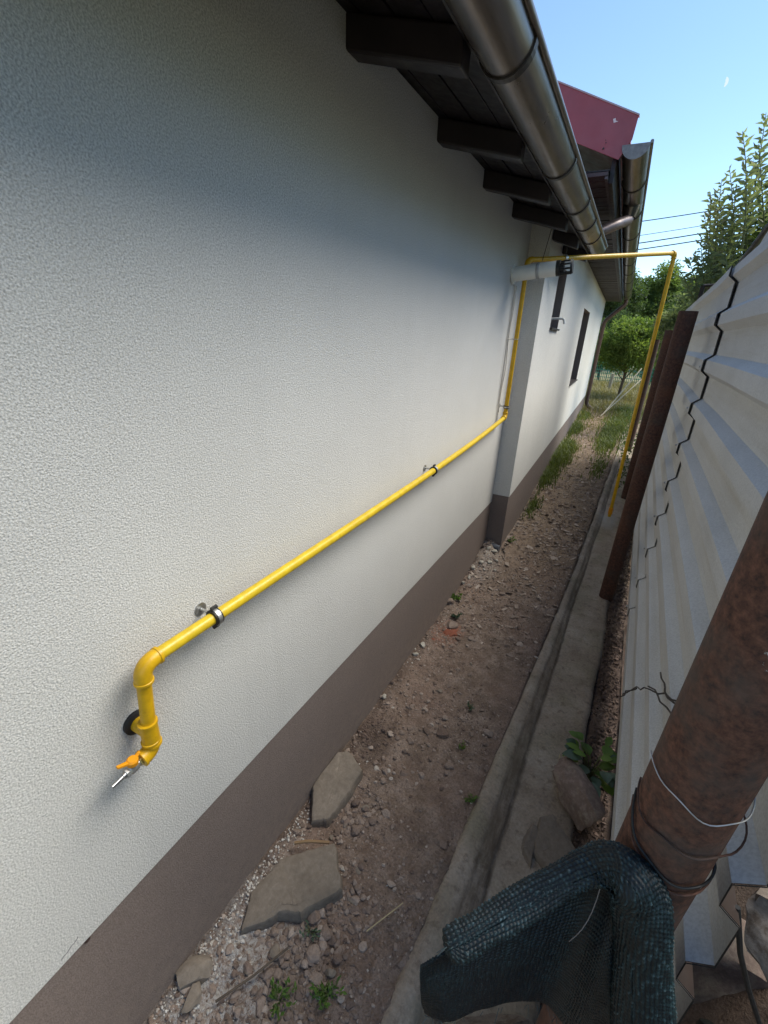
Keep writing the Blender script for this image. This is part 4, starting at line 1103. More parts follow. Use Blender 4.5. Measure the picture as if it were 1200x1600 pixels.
cloth('rolled_hem', roll, 640, 150, 0.0066, 0.0058, 0.0030, net, 15)
# loose threads along the hem
q = MB(); rs = np.random.RandomState(66)
for i in range(46):
    u_ = rs.uniform(0, 0.75); p = spl(HEM, np.array([u_]))[0] - AWAY * 0.002
    if i % 3 == 0: p = spl(ARC, np.array([u_]))[0] + np.array([0, -0.01, 0.016])
    d = rs.normal(size=3) * 0.5 + np.array([0, -0.3, -0.5]); L = rs.uniform(0.006, 0.018)
    q.tube([tuple(p), tuple(p + d * L * 0.5), tuple(p + d * L + np.array([0, 0, -0.004]))], 0.0005, 4, False)
q.obj('loose_threads', m_simple('net_thread', (0.05, 0.075, 0.08), 0.5), net)
# a pale straw lying on the net
q = MB(); q.tube([tuple(p) for p in (spl(PAN, np.linspace(0.47, 0.47, 7)) + (spl(HEM, np.linspace(0.47, 0.36, 7)) - spl(PAN, np.linspace(0.47, 0.47, 7))) * np.linspace(0.04, 0.42, 7)[:, None] + np.array([0, -0.02, 0.012]) * np.sin(np.linspace(0.5, 2.6, 7))[:, None])], 0.0007, 6)
tag(q.obj('straw', m_simple('grey_straw', (0.25, 0.22, 0.22), 0.7), None, True), 'thin pale straw lying on the dark green net', 'straw')

# ------------------------------------------------------------------ stones
def boulder(name, loc, size, m_, label, cat='stone', seed=0, rotz=0.0, tilt=(0, 0), level=4, rough=0.16, planes=9, group=None):
    rs = np.random.RandomState(seed)
    V, F = rock_verts(level, size, rs, rough, planes)
    V = V + 0.012 * min(size) * 4 * fbm(V * 40 / max(size) * 0.1 + seed, seed, 4)[:, None] * V / (np.linalg.norm(V, axis=1, keepdims=True) + 1e-9)
    Rz = np.array(Matrix.Rotation(rotz, 3, 'Z') @ Matrix.Rotation(tilt[0], 3, 'X') @ Matrix.Rotation(tilt[1], 3, 'Y'))
    o = fast_mesh(name, V @ Rz.T, F, m_, None, True, {'tone': np.full(len(V), 0.7)})
    o.location = loc
    autosmooth(o, 0.5)
    return tag(o, label, cat, group)
def slab(name, poly, z, th, m_, label, seed=0, tilt=(0, 0), group=None):
    bm = bmesh.new(); rs = np.random.RandomState(seed)
    cx_, cy_ = np.mean(poly, 0)
    # subdivided ragged outline
    pts = []
    n_ = len(poly)
    for i in range(n_):
        a, c = np.array(poly[i]), np.array(poly[(i + 1) % n_])
        for t in np.linspace(0, 1, 9)[:-1]:
            p = a + (c - a) * t
            pts.append(p + rs.normal(0, 0.0016, 2) + 0.0028 * np.array([math.sin(p[0] * 55 + p[1] * 31 + seed), math.cos(p[0] * 37 - p[1] * 60 + seed)]))
    pts = np.array(pts)
    rings = []
    prof_ = [(0.006, -th), (0.006, -th * 0.55), (0.002, -0.010), (0.0, -0.005), (-0.0035, -0.0005), (-0.010, 0.0015), (-0.026, 0.003)]
    cen = np.array([cx_, cy_])
    V = []; 
    for ins, dz in prof_:
        for p in pts:
            d = p - cen; L = np.linalg.norm(d)
            pp_ = p + d / L * ins
            V.append((pp_[0], pp_[1], dz + tilt[0] * (pp_[0] - cx_) + tilt[1] * (pp_[1] - cy_)))
    for sfac in (0.7, 0.35):
        for p in pts:
            pp_ = cen + (p - cen) * sfac
            V.append((pp_[0], pp_[1], 0.004 + tilt[0] * (pp_[0] - cx_) + tilt[1] * (pp_[1] - cy_) + rs.normal(0, 0.0008)))
    k_ = len(pts); R = len(prof_) + 2
    F = [(r * k_ + j, r * k_ + (j + 1) % k_, (r + 1) * k_ + (j + 1) % k_, (r + 1) * k_ + j) for r in range(R - 1) for j in range(k_)]
    V.append((cx_, cy_, 0.0045)); F3 = [((R - 1) * k_ + j, (R - 1) * k_ + (j + 1) % k_, len(V) - 1) for j in range(k_)]
    V = [(x, y, zz + z + 0.0022 * math.sin(x * 38 + y * 17) * math.cos(y * 31 - x * 9)) for x, y, zz in V]
    o = mesh_obj(name, V, F + F3, m_, None, True); autosmooth(o, 0.5)
    return tag(o, label, 'stone slab', group)
slab('stone_slab', [(0.088, 0.478), (0.045, 0.570), (0.060, 0.690), (0.205, 0.822), (0.308, 0.722), (0.232, 0.603), (0.175, 0.575)], 0.050, 0.07, M_SLAB, 'large flat grey brown stone slab lying on the gravel in the foreground', 3, (0.06, 0.05))
slab('stone_slab', [(-0.001, 0.960), (0.000, 1.145), (0.035, 1.175), (0.135, 1.135), (0.140, 1.000), (0.125, 0.885), (0.080, 0.850)], 0.046, 0.06, M_SLAB, 'smaller flat stone slab leaning at the plinth above the larger slab', 4, (-0.10, 0.02))
boulder('rock', (0.985, 1.47, 0.035), (0.185, 0.075, 0.072), M_REDROCK, 'long reddish brown rock lying on the concrete strip beside the green plant', seed=12, rotz=math.radians(-57), tilt=(0.25, 0.05), rough=0.22, planes=5)
slab('flat_stone', [(0.86, 1.22), (0.855, 1.36), (0.90, 1.40), (1.005, 1.30), (0.985, 1.20), (0.93, 1.17)], -0.010, 0.03, M_SLAB, 'thin flat stone on the concrete strip between the net and the red rock', 6)
slab('flat_stone', [(0.81, 1.22), (0.835, 1.33), (0.87, 1.31), (0.855, 1.16)], -0.018, 0.022, M_SLAB, 'narrow stone shard beside the thin flat stone near the net', 7)
# stones beyond the near end of the fence
boulder('boulder', (1.43, 0.86, 0.62), (0.20, 0.16, 0.13), M_BOULDER, 'pale rough boulder beyond the cut end of the fence', seed=31, rotz=0.5, rough=0.2)
boulder('boulder', (1.36, 0.72, 0.34), (0.17, 0.15, 0.14), M_MOSSROCK, 'black mossy boulder low beyond the cut end of the fence', seed=32, rotz=1.2, rough=0.22)
boulder('boulder', (1.38, 1.16, 0.72), (0.16, 0.14, 0.10), M_REDROCK, 'brown stone wedged above the pale boulder at the picture edge', seed=33, rotz=0.1)
boulder('boulder', (0.86, 0.62, 0.04), (0.13, 0.10, 0.09), M_BOULDER, 'whitish rock showing under the hem of the green net', seed=34, rotz=0.8)
boulder('boulder', (1.30, 1.05, 0.16), (0.24, 0.20, 0.16), M_REDROCK, 'broad dark earthy stone under the end of the fence', seed=35)
# earth bank behind the fence
xb = np.linspace(1.13, 2.4, 40); yb = np.linspace(-0.5, 3.0, 70)
XB, YB = np.meshgrid(xb, yb); PB = np.stack([XB.ravel(), YB.ravel(), 0 * XB.ravel()], 1)
zb_ = np.clip((PB[:, 0] - 1.13) * 0.9, 0, 0.4) - 0.03 + 0.05 * fbm(PB * 4, 71, 4) + 0.01 * fbm(PB * 30, 77, 3)
I = (np.arange(69)[:, None] * 40 + np.arange(39)[None, :]).ravel()
z0 = np.zeros(len(PB))
o = fast_mesh('earth_bank', np.stack([PB[:, 0], PB[:, 1], zb_], 1), np.stack([I, I + 1, I + 41, I + 40], 1), M_DIRT, None, True, {'dust': z0, 'soil_dark': z0 + 0.35, 'dry': z0, 'brick': z0})
tag(o, 'brown earth bank beyond the end of the fence', kind='structure')
# dark lead wire hanging at the right edge
q = MB(); q.tube([(1.100, 0.60, 1.02), (1.125, 0.59, 0.94), (1.16, 0.60, 0.86), (1.20, 0.605, 0.78), (1.24, 0.62, 0.70)], 0.004, 8)
tag(q.obj('cord', M_BLACK, None, True), 'thin dark cord hanging past the cut end of the fence', 'cord')

# white rubble and bigger loose stones
rs = np.random.RandomState(91)
spots = [(0.02, 3.02, .030), (0.06, 3.10, .026), (0.12, 3.16, .030), (0.15, 3.22, .022), (0.03, 2.90, .022), (0.06, 3.28, .034), (0.11, 3.30, .028), (0.015, 2.82, .018), (0.10, 3.05, .016), (0.17, 3.12, .016)]
for i, (x, y, s) in enumerate(spots):
    boulder('rubble', (x, y, float(ground_height(np.array([x]), np.array([y]))[0]) + s * 0.35), (s, s * 0.8, s * 0.6), M_WHITEROCK, 'chunk of whitish rubble in the heap at the foot of the wall projection', 'rubble', 200 + i, rs.uniform(0, 6), level=3, group='whitish rubble chunks by the wall projection')
for i, (x, y, s) in enumerate([(0.025, 2.03, .026), (0.022, 1.93, .020), (0.02, 1.55, .018)]):
    boulder('rubble', (x, y, float(ground_height(np.array([x]), np.array([y]))[0]) + s * 0.3), (s, s * 0.8, s * 0.6), M_WHITEROCK, ['largest pale rubble lump at the plinth foot midway along the wall', 'mid sized pale rubble lump just nearer than the largest at the plinth foot', 'small pale rubble lump at the plinth foot above the dark soil'][i], 'rubble', 230 + i, rs.uniform(0, 6), level=3)
loose = [(0.36, 0.62, .024, 'stone just right of the lower corner of the large slab'), (0.345, 0.735, .027, 'stone touching the right point of the large slab'), (0.31, 0.82, .02, 'stone above the right point of the large slab'),
         (0.185, 0.94, .028, 'reddish stone right of the lower end of the smaller slab'), (0.22, 1.02, .022, 'stone a little way right of the smaller slab'), (0.165, 0.865, .022, 'stone under the lower tip of the smaller slab'),
         (0.28, 0.47, .028, 'stone between the large slab and the leafy weed'), (0.205, 0.50, .03, 'stone under the lower left edge of the large slab'), (0.38, 0.545, .026, 'stone just above the bushier green weed'),
         (0.16, 0.43, .028, 'stone left of the brown twig in the gravel'), (0.27, 0.34, .03, 'stone below the leafy green weed at the bottom edge'), (0.46, 0.44, .024, 'stone right of the bushier weed near the concrete lip'),
         (0.35, 1.02, .02, 'lone stone on bare dirt right of both slabs'), (0.25, 1.75, .026, 'rounded stone standing proud in the middle of the path'), (0.33, 2.05, .018, 'small stone beyond the rounded one on the path'), (0.50, 2.62, .024, 'flat stone near the concrete lip before the rusty post')]
for i, (x, y, s, lb) in enumerate(loose):
    s *= 0.8
    boulder('loose_stone', (x, y, float(ground_height(np.array([x]), np.array([y]))[0]) + s * 0.1), (s, s * rs.uniform(.6, .9), s * rs.uniform(.4, .6)), M_SLAB if i % 3 else M_REDROCK, lb, 'stone', 300 + i, rs.uniform(0, 6), level=3, group='loose stones on the dirt path')
for i, (x, y, s) in enumerate([(0.045, 0.335, .045), (0.085, 0.30, .03)]):
    boulder('wall_stone', (x, y, 0.04), (s * 1.2, s, s * 0.5), M_SLAB, ['flat brown stone against the plinth near the bottom edge of the picture', 'smaller brown stone beside the flat one against the plinth'][i], 'stone', 340 + i, 0.9 + i, level=3)
boulder('brick_piece', (0.135, 2.26, 0.012), (0.06, 0.045, 0.018), M_BRICK, 'red brick fragment half buried in the dirt path', 'brick', 350, 0.4, level=3)
boulder('brick_piece', (0.06, 2.12, 0.012), (0.035, 0.03, 0.014), M_BRICK, 'small red brick crumb nearer the plinth than the larger fragment', 'brick', 351, 0.9, level=3)
for i, (x, y, s) in enumerate([(0.80, 0.98, .014), (0.86, 1.02, .010), (0.845, 2.0, .016), (0.95, 2.55, .022), (0.80, 2.9, .014)]):
    boulder('pale_pebble', (x, y, -0.05), (s, s * .8, s * .6), M_WHITEROCK, ['pale pebble on the concrete strip just left of the net', 'tiny pale pebble on the strip beside the net', 'pale pebble alone on the middle of the concrete strip', 'largest pale stone on the strip before the rusty post', 'small pale stone at the damp edge of the strip'][i], 'pebble', 360 + i, 0.3 * i, level=3)

# sticks
def stick(name, pts, r, m_, label, cat='stick'):
    q = MB(); q.tube(pts, r, 8); return tag(q.obj(name, m_, None, True), label, cat)
stick('stick', [(0.075, 0.755, 0.05), (0.12, 0.785, 0.055), (0.185, 0.82, 0.05)], 0.0055, m_simple('tan_wood', (0.26, 0.16, 0.08), 0.8), 'short tan wood stick lying above the large slab')
stick('stick', [(0.14, 0.33, 0.03), (0.20, 0.42, 0.045), (0.245, 0.52, 0.04)], 0.0035, M_BARK, 'thin brown twig lying in the gravel below the large slab')
stick('stick', [(0.43, 0.68, 0.02), (0.50, 0.80, 0.03)], 0.002, M_STRAW, 'pale straw stalk by the concrete lip in the foreground')
stick('stick', [(0.88, 1.78, -0.05), (0.885, 1.70, -0.03), (0.895, 1.60, 0.0)], 0.0025, M_STRAW, 'dry stalk leaning on the tip of the reddish rock')
stick('pole', [(0.43, 11.0, 0.27), (1.00, 13.0, 1.22)], 0.014, M_WHITEWOOD, 'upper of two bleached poles leaning at the far end of the path', 'pole')
stick('pole', [(0.40, 10.9, 0.25), (1.12, 13.3, 1.02)], 0.012, M_WHITEWOOD, 'lower of two bleached poles leaning at the far end of the path', 'pole')

# ------------------------------------------------------------------ plants
def leaf_fan(centers, dirs, size, rs, wid=0.45, droop=0.25):
    """folded leaves: 4 verts, 2 tris"""
    n_ = len(centers)
    d = dirs / (np.linalg.norm(dirs, axis=1, keepdims=True) + 1e-9)
    r = rs.normal(size=(n_, 3)); s = np.cross(d, r); s /= np.linalg.norm(s, axis=1, keepdims=True) + 1e-9
    nrm = np.cross(s, d)
    L = size[:, None]
    a = centers; tip = centers + d * L - nrm * L * droop
    m1 = centers + d * L * 0.45 + s * L * wid * 0.5 + nrm * L * 0.06
    m2 = centers + d * L * 0.45 - s * L * wid * 0.5 + nrm * L * 0.06
    V = np.stack([a, m1, tip, m2], 1).reshape(-1, 3)
    b = np.arange(n_) * 4
    F = np.concatenate([np.stack([b, b + 1, b + 2], 1), np.stack([b, b + 2, b + 3], 1)])
    return V, F
def leaves_obj(name, V, F, tone, m_, parent):
    o = fast_mesh(name, V, F, m_, parent, False, {'tone': np.repeat(tone, 4)})
    return o
def tree(name, base, height, crown_c, crown_r, nclump, per, leaf, m_, label, seed, trunk_r=0.08, cat='tree', group=None, clump_r=0.28, lean=0.0):
    rs = np.random.RandomState(seed)
    t = thing(name, label, cat, group)
    t.location = (0, 0, 0)
    base = np.array(base, float); cc = np.array(crown_c, float); cr = np.array(crown_r, float)
    # clump centres through the crown volume, uneven outline
    p = rs.normal(size=(nclump, 3)); p /= np.linalg.norm(p, axis=1, keepdims=True)
    rad = rs.uniform(0.15, 1, nclump) ** 0.45 * (0.82 + 0.32 * fbm(p * 1.7, seed, 3))
    cl = cc + p * rad[:, None] * cr
    # trunk and limbs
    q = MB()
    top = cc + np.array([0, 0, -0.2 * cr[2]])
    tp = [tuple(base + (top - base) * s + np.array([0.05 * math.sin(s * 5 + seed), 0.05 * math.cos(s * 4 + seed), 0]) * np.linalg.norm(top - base) * 0.3 * s) for s in np.linspace(0, 1, 8)]
    q.tube(tp, [trunk_r * (1 - 0.65 * s) for s in np.linspace(0, 1, 8)], 9); q.obj('trunk', M_BARK, t, True)
    q = MB()
    for k_ in range(min(26, nclump)):
        e_ = cl[k_]; st = np.array(tp[rs.randint(3, 8)])
        md = (st + e_) / 2 + np.array([0, 0, 0.08 * np.linalg.norm(e_ - st)])
        q.tube([tuple(st), tuple(md), tuple(e_)], [trunk_r * 0.35, trunk_r * 0.2, trunk_r * 0.06], 5, False)
    q.obj('limbs', M_BARK, t, True)
    C = np.repeat(cl, per, 0); o_ = rs.normal(size=C.shape); o_ /= np.linalg.norm(o_, axis=1, keepdims=True)
    rr = rs.uniform(0.1, 1, len(C)) ** 0.5 * clump_r * np.repeat(rs.uniform(0.6, 1.35, nclump), per)
    P = C + o_ * rr[:, None] * np.array([1, 1, 0.75])
    d = o_ * 0.7 + rs.normal(size=C.shape) * 0.6 + np.array([0, 0, -0.15])
    tone = np.clip(np.repeat(rs.uniform(0.15, 0.85, nclump), per) + rs.normal(0, 0.18, len(C)), 0, 1)
    V, F = leaf_fan(P, d, leaf * rs.uniform(0.6, 1.25, len(C)), rs)
    leaves_obj('crown', V, F, tone, m_, t)
    return t
# young tree at the end of the path
tree('young_tree', (0.62, 14.6, 0.2), 2.4, (0.66, 14.4, 1.74), (1.0, 0.85, 0.80), 230, 80, 0.085, M_LEAF_LIGHT, 'young round light green tree at the far end of the path', 401, 0.05, clump_r=0.19)
# shrub tree with upright shoots right of the fence
def shoots(name, items, m_, label, seed, leaf, bushes, extra=None):
    rs = np.random.RandomState(seed)
    t = thing(name, label, 'tree')
    q = MB(); PC = []; PD = []; SZ = []; TN = []
    for (b0, tp) in items:
        b0 = np.array(b0, float); tp = np.array(tp, float); L = np.linalg.norm(tp - b0)
        md = (b0 + tp) / 2 + rs.normal(0, 0.04, 3) * L
        cur = [tuple((1 - s) ** 2 * b0 + 2 * s * (1 - s) * md + s * s * tp) for s in np.linspace(0, 1, 9)]
        q.tube(cur, [0.011 * (1 - 0.8 * s) for s in np.linspace(0, 1, 9)], 5, False)
        nl = int(L / (leaf * 0.19))
        for i in range(nl):
            s = 0.12 + 0.88 * i / nl
            p = (1 - s) ** 2 * b0 + 2 * s * (1 - s) * md + s * s * tp
            a = i * 2.4 + rs.uniform(-.3, .3); up = 0.55
            PC.append(p); PD.append((math.cos(a), math.sin(a), up * rs.uniform(0.3, 1.2))); SZ.append(leaf * rs.uniform(0.75, 1.15) * (1 if s < 0.93 else 0.7)); TN.append(rs.uniform(0.3, 1))
    q.obj('shoots', M_STEM, t, True)
    V, F = leaf_fan(np.array(PC), np.array(PD), np.array(SZ), rs, 0.40, 0.3)
    leaves_obj('shoot_leaves', V, F, np.array(TN), m_, t)
    for (c, r, ncl, per, lf, mm, cr_) in bushes:
        c = np.array(c, float); r = np.array(r, float)
        p = rs.normal(size=(ncl, 3)); p /= np.linalg.norm(p, axis=1, keepdims=True)
        cl = c + p * (rs.uniform(0.1, 1, ncl) ** 0.5)[:, None] * r * (0.8 + 0.35 * fbm(p * 2, seed, 3))[:, None]
        C = np.repeat(cl, per, 0); o_ = rs.normal(size=C.shape); o_ /= np.linalg.norm(o_, axis=1, keepdims=True)
        P = C + o_ * (rs.uniform(0.1, 1, len(C)) ** 0.5 * cr_)[:, None]
        V, F = leaf_fan(P, o_ + rs.normal(size=C.shape) * 0.6 + np.array([0, 0, 0.25]), lf * rs.uniform(0.6, 1.2, len(C)), rs, 0.42)
        leaves_obj('crown', V, F, np.clip(np.repeat(rs.uniform(0.1, 0.9, ncl), per) + rs.normal(0, 0.15, len(C)), 0, 1), mm, t)
    q = MB(); c = np.array(bushes[0][0]); q.tube([(c[0], c[1], 0), (c[0] + 0.05, c[1] + 0.05, c[2] * 0.6), tuple(c)], [0.06, 0.045, 0.02], 8); q.obj('trunk', M_BARK, t, True)
    return t
rs = np.random.RandomState(500)
items = []
def yp(px, py, y):
    """a spot in the garden beyond the fence, by bearing and height at depth y"""
    ax_ = (px - 600) / 675.81; ay_ = (py - 800) / 675.81
    d = np.array([0.876538 * ax_ + 0.217923 * ay_ - 0.429174, 0.479569 * ax_ - 0.319148 * ay_ + 0.817409, 0.041162 * ax_ - 0.922309 * ay_ - 0.384254])
    return np.array([0.782, 0, 1.8]) + d * (y / d[1])
for px, py in ((1197, 176), (1160, 205), (1178, 250), (1128, 280), (1110, 300), (1140, 262), (1100, 335), (1095, 365), (1118, 318), (1150, 290), (1085, 395), (1105, 380), (1130, 345), (1215, 200), (1235, 150), (1075, 402), (1165, 300), (1190, 280), (1122, 305), (1150, 325), (1172, 330), (1135, 370), (1090, 420), (1064, 425), (1112, 405), (1140, 400), (1185, 225), (1205, 260), (1068, 445), (1128, 330)):
    tp = yp(px, py, 6.5 + rs.uniform(-.4, .4)); b0 = np.array([tp[0] + rs.uniform(0.15, 0.5), tp[1] + rs.uniform(-.2, .3), max(1.9, tp[2] - rs.uniform(0.8, 1.3))])
    items.append((b0, tp))
shoots('shrub_tree', items, M_LEAF_GREY, 'tall shrubby tree with upright leafy shoots beyond the fence at right', 501, 0.10,
       [((1.98, 6.9, 2.80), (0.66, 0.55, 0.85), 130, 48, 0.085, M_LEAF_MID, 0.17), ((1.60, 7.0, 2.35), (0.36, 0.5, 0.5), 70, 60, 0.075, M_LEAF_GREY, 0.14), ((2.9, 7.0, 3.2), (0.8, 0.7, 1.1), 120, 60, 0.09, M_LEAF_MID, 0.18)])
tree('bush', (1.25, 9.5, 0.1), 2, (1.38, 9.5, 2.05), (0.34, 0.8, 0.72), 90, 80, 0.075, M_LEAF_GREY, 'grey green bush just beyond the rusty posts', 403, 0.04, 'bush', clump_r=0.15)
tree('bush', (1.5, 12.5, 0.1), 2, (1.75, 12.5, 2.3), (0.62, 0.9, 1.05), 120, 80, 0.09, M_LEAF_MID, 'mid green bush behind the grey green one beyond the posts', 404, 0.05, 'bush', clump_r=0.2)
# big trees beyond
tree('large_tree', (-0.9, 30, 0), 6, (-1.1, 30, 4.0), (1.7, 1.7, 2.1), 190, 120, 0.17, M_LEAF_DARK, 'dark green tree standing behind the end of the far house', 405, 0.2, clump_r=0.5)
tree('large_tree', (1.6, 34, 0), 6, (1.4, 34, 4.0), (1.6, 1.8, 2.2), 190, 120, 0.17, M_LEAF_MID, 'tall mid green tree between the far house and the yellow downpipe', 406, 0.2, clump_r=0.5)
tree('large_tree', (4.2, 36, 0), 7, (4.0, 36, 3.6), (2.2, 1.8, 2.6), 200, 120, 0.18, M_LEAF_GREY, 'grey green tree rising behind the yellow downpipe', 407, 0.2, clump_r=0.5)
tree('large_tree', (7.5, 34, 0), 7, (7.0, 34, 4.5), (2.4, 2, 3.4), 200, 120, 0.18, M_LEAF_MID, 'tree behind the shrubby tree beyond the fence', 408, 0.2, clump_r=0.55)
tree('hedge_tree', (-0.4, 22, 0), 3, (-0.5, 22, 1.7), (1.3, 0.9, 1.3), 130, 110, 0.12, M_LEAF_DARK, 'dark low tree behind the green mesh fence', 409, 0.08, clump_r=0.3)
tree('hedge_tree', (2.0, 21, 0), 3, (1.9, 21, 1.5), (1.3, 0.9, 1.5), 130, 110, 0.12, M_LEAF_DARK, 'dark low tree right of the young round tree', 410, 0.08, clump_r=0.3)
rs = np.random.RandomState(512)
# a far wood closing the view
nn = 9000
wx = rs.uniform(-40, 60, nn); wh = 2.6 + 1.5 * fbm(np.stack([wx * 0.25, 0 * wx, 0 * wx], 1), 77, 4)
P = np.stack([wx, 55 + rs.uniform(-3, 3, nn), rs.uniform(0, 1, nn) ** 0.8 * wh * 1.25], 1)
V, F = leaf_fan(P, rs.normal(size=(nn, 3)), rs.uniform(0.4, 0.9, nn), rs, 0.8)
o = leaves_obj('far_wood', V, F, np.clip(0.4 + 0.4 * fbm(P * 0.4, 9, 3) + rs.normal(0, .12, nn), 0, 1), M_LEAF_DARK, None); tag(o, 'dark wood closing the view far behind the garden', kind='stuff')

# unseen hedge added beyond the fence to cut low sky light on the wall
rs = np.random.RandomState(540)
ncl = 330; cl = np.stack([rs.uniform(3.3, 5.0, ncl), rs.uniform(-1.5, 5.2, ncl), rs.uniform(0.05, 1, ncl) * 3.3], 1)
C = np.repeat(cl, 60, 0); o_ = rs.normal(size=C.shape); o_ /= np.linalg.norm(o_, axis=1, keepdims=True)
V, F = leaf_fan(C + o_ * (rs.uniform(0.1, 1, len(C)) ** 0.5 * 0.5)[:, None], o_ + rs.normal(size=C.shape) * 0.6, 0.17 * rs.uniform(0.6, 1.3, len(C)), rs, 0.6)
tag(leaves_obj('unseen_hedge', V, F, np.clip(np.repeat(rs.uniform(0.1, 0.9, ncl), 60) + rs.normal(0, 0.15, len(C)), 0, 1), M_LEAF_MID, None), 'unseen leafy hedge added beyond the corrugated fence to block low sky light', kind='stuff')

# small weeds
def weed(x, y, r, nl, m_, label, seed, leaf=0.02, z=None, h=0.03, group=None):
    rs = np.random.RandomState(seed); t = thing('weed', label, 'weed', group)
    z0 = float(ground_height(np.array([x]), np.array([y]))[0]) if z is None else z
    t.location = (x, y, z0)
    q = MB(); PC = []; PD = []
    for i in range(max(4, nl // 8)):
        a = rs.uniform(0, 6.28); rr = r * rs.uniform(0.3, 1)
        e_ = (rr * math.cos(a), rr * math.sin(a), h * rs.uniform(0.4, 1))
        q.tube([(0, 0, -0.005), (e_[0] * .4, e_[1] * .4, e_[2] * .8), e_], [0.0012, 0.001, 0.0006], 4, False)
        for k_ in range(8):
            s = rs.uniform(0.2, 1.05); PC.append(np.array(e_) * s + rs.normal(0, 0.002, 3)); PD.append((math.cos(a + rs.normal(0, .9)), math.sin(a + rs.normal(0, .9)), rs.uniform(-.1, .8)))
    q.obj('stems', M_STEM, t)
    V, F = leaf_fan(np.array(PC), np.array(PD), leaf * rs.uniform(.6, 1.2, len(PC)), rs, 0.55)
    leaves_obj('leaves', V, F, rs.uniform(0, 1, len(PC)), m_, t)
weed(0.285, 0.425, 0.045, 90, M_WEED, 'leafy green weed in the gravel at the bottom of the path', 601, 0.016)
weed(0.405, 0.505, 0.045, 90, M_WEED, 'bushier green weed right of the other one at the bottom', 602, 0.018, h=0.045)
weed(0.27, 0.595, 0.035, 70, M_WEEDBLUE, 'fine blue green weed under the corner of the large slab', 603, 0.012)
weed(0.585, 1.27, 0.03, 60, M_WEED, 'small green weed against the concrete lip', 604, 0.013)
weed(0.43, 1.72, 0.025, 50, M_WEEDBLUE, 'tiny weed in the middle of the path', 605, 0.013)
weed(0.47, 1.50, 0.02, 40, M_WEED, 'faint weed tuft below the tiny one on the path', 606, 0.011)
weed(0.03, 2.62, 0.06, 90, M_WEED, 'dark green weed at the plinth beside the whitish rubble', 607, 0.026)
weed(0.10, 2.42, 0.045, 60, M_WEEDBLUE, 'pale blue green weed beside the red brick fragment', 608, 0.022)
weed(0.17, 3.62, 0.05, 50, M_WEED, 'small weed just past the grey drain stub', 609, 0.022)
# broad leaved plant at the fence foot, every leaf a part
pl = thing('broad_leaf_plant', 'broad leaved green plant growing between the red rock and the fence', 'plant')
pl.location = (1.015, 1.65, 0.01)
rs = np.random.RandomState(77)
def broad_leaf(p0, d, L, wd, m_, tone):
    d = Vector(d).normalized(); up = Vector((0, 0, 1)); s = d.cross(up).normalized(); nn_ = s.cross(d)
    V = []; F = []
    prof_ = [(0, 0.06), (0.14, 0.55), (0.32, 0.95), (0.52, 1.0), (0.72, 0.78), (0.88, 0.42), (1.0, 0.03)]
    for t_, w_ in prof_:
        c = Vector(p0) + d * L * t_ - up * L * 0.28 * t_ * t_
        V += [tuple(c + s * wd * w_ * 0.5 + nn_ * wd * 0.13 * w_), tuple(c), tuple(c - s * wd * w_ * 0.5 + nn_ * wd * 0.13 * w_)]
    for i in range(len(prof_) - 1):
        F += [(i * 3, i * 3 + 1, i * 3 + 4, i * 3 + 3), (i * 3 + 1, i * 3 + 2, i * 3 + 5, i * 3 + 4)]
    o = fast_mesh('leaf', V, np.array(F), m_, pl, True, {'tone': np.full(len(V), tone)})
    return o
q = MB()
for i in range(34):
    a = rs.uniform(0, 6.28); r_ = rs.uniform(0.02, 0.12); h_ = rs.uniform(0.02, 0.13)
    p0 = (min(0.055, r_ * math.cos(a) * 0.8), r_ * math.sin(a) * 1.1 + 0.0, h_)
    q.tube([(rs.normal(0, .008), rs.normal(0, .008), -0.02), (p0[0] * .5, p0[1] * .5, h_ * 0.8), p0], [0.002, 0.0015, 0.001], 5, False)
    broad_leaf(p0, (math.cos(a) * (0.5 if math.cos(a) > 0 else 1), math.sin(a), 0.35), rs.uniform(0.045, 0.075), rs.uniform(0.032, 0.05), M_WEEDBLUE if i % 4 == 0 else M_WEED, rs.uniform(0, 1))
broad_leaf((-0.05, -0.02, 0.09), (-1, -0.2, 0.25), 0.085, 0.055, M_WEEDBLUE, 0.4)
broad_leaf((0.0, -0.10, 0.07), (0.2, -1, 0.2), 0.09, 0.06, M_WEEDBLUE, 0.7)
q.obj('stems', M_STEM, pl)

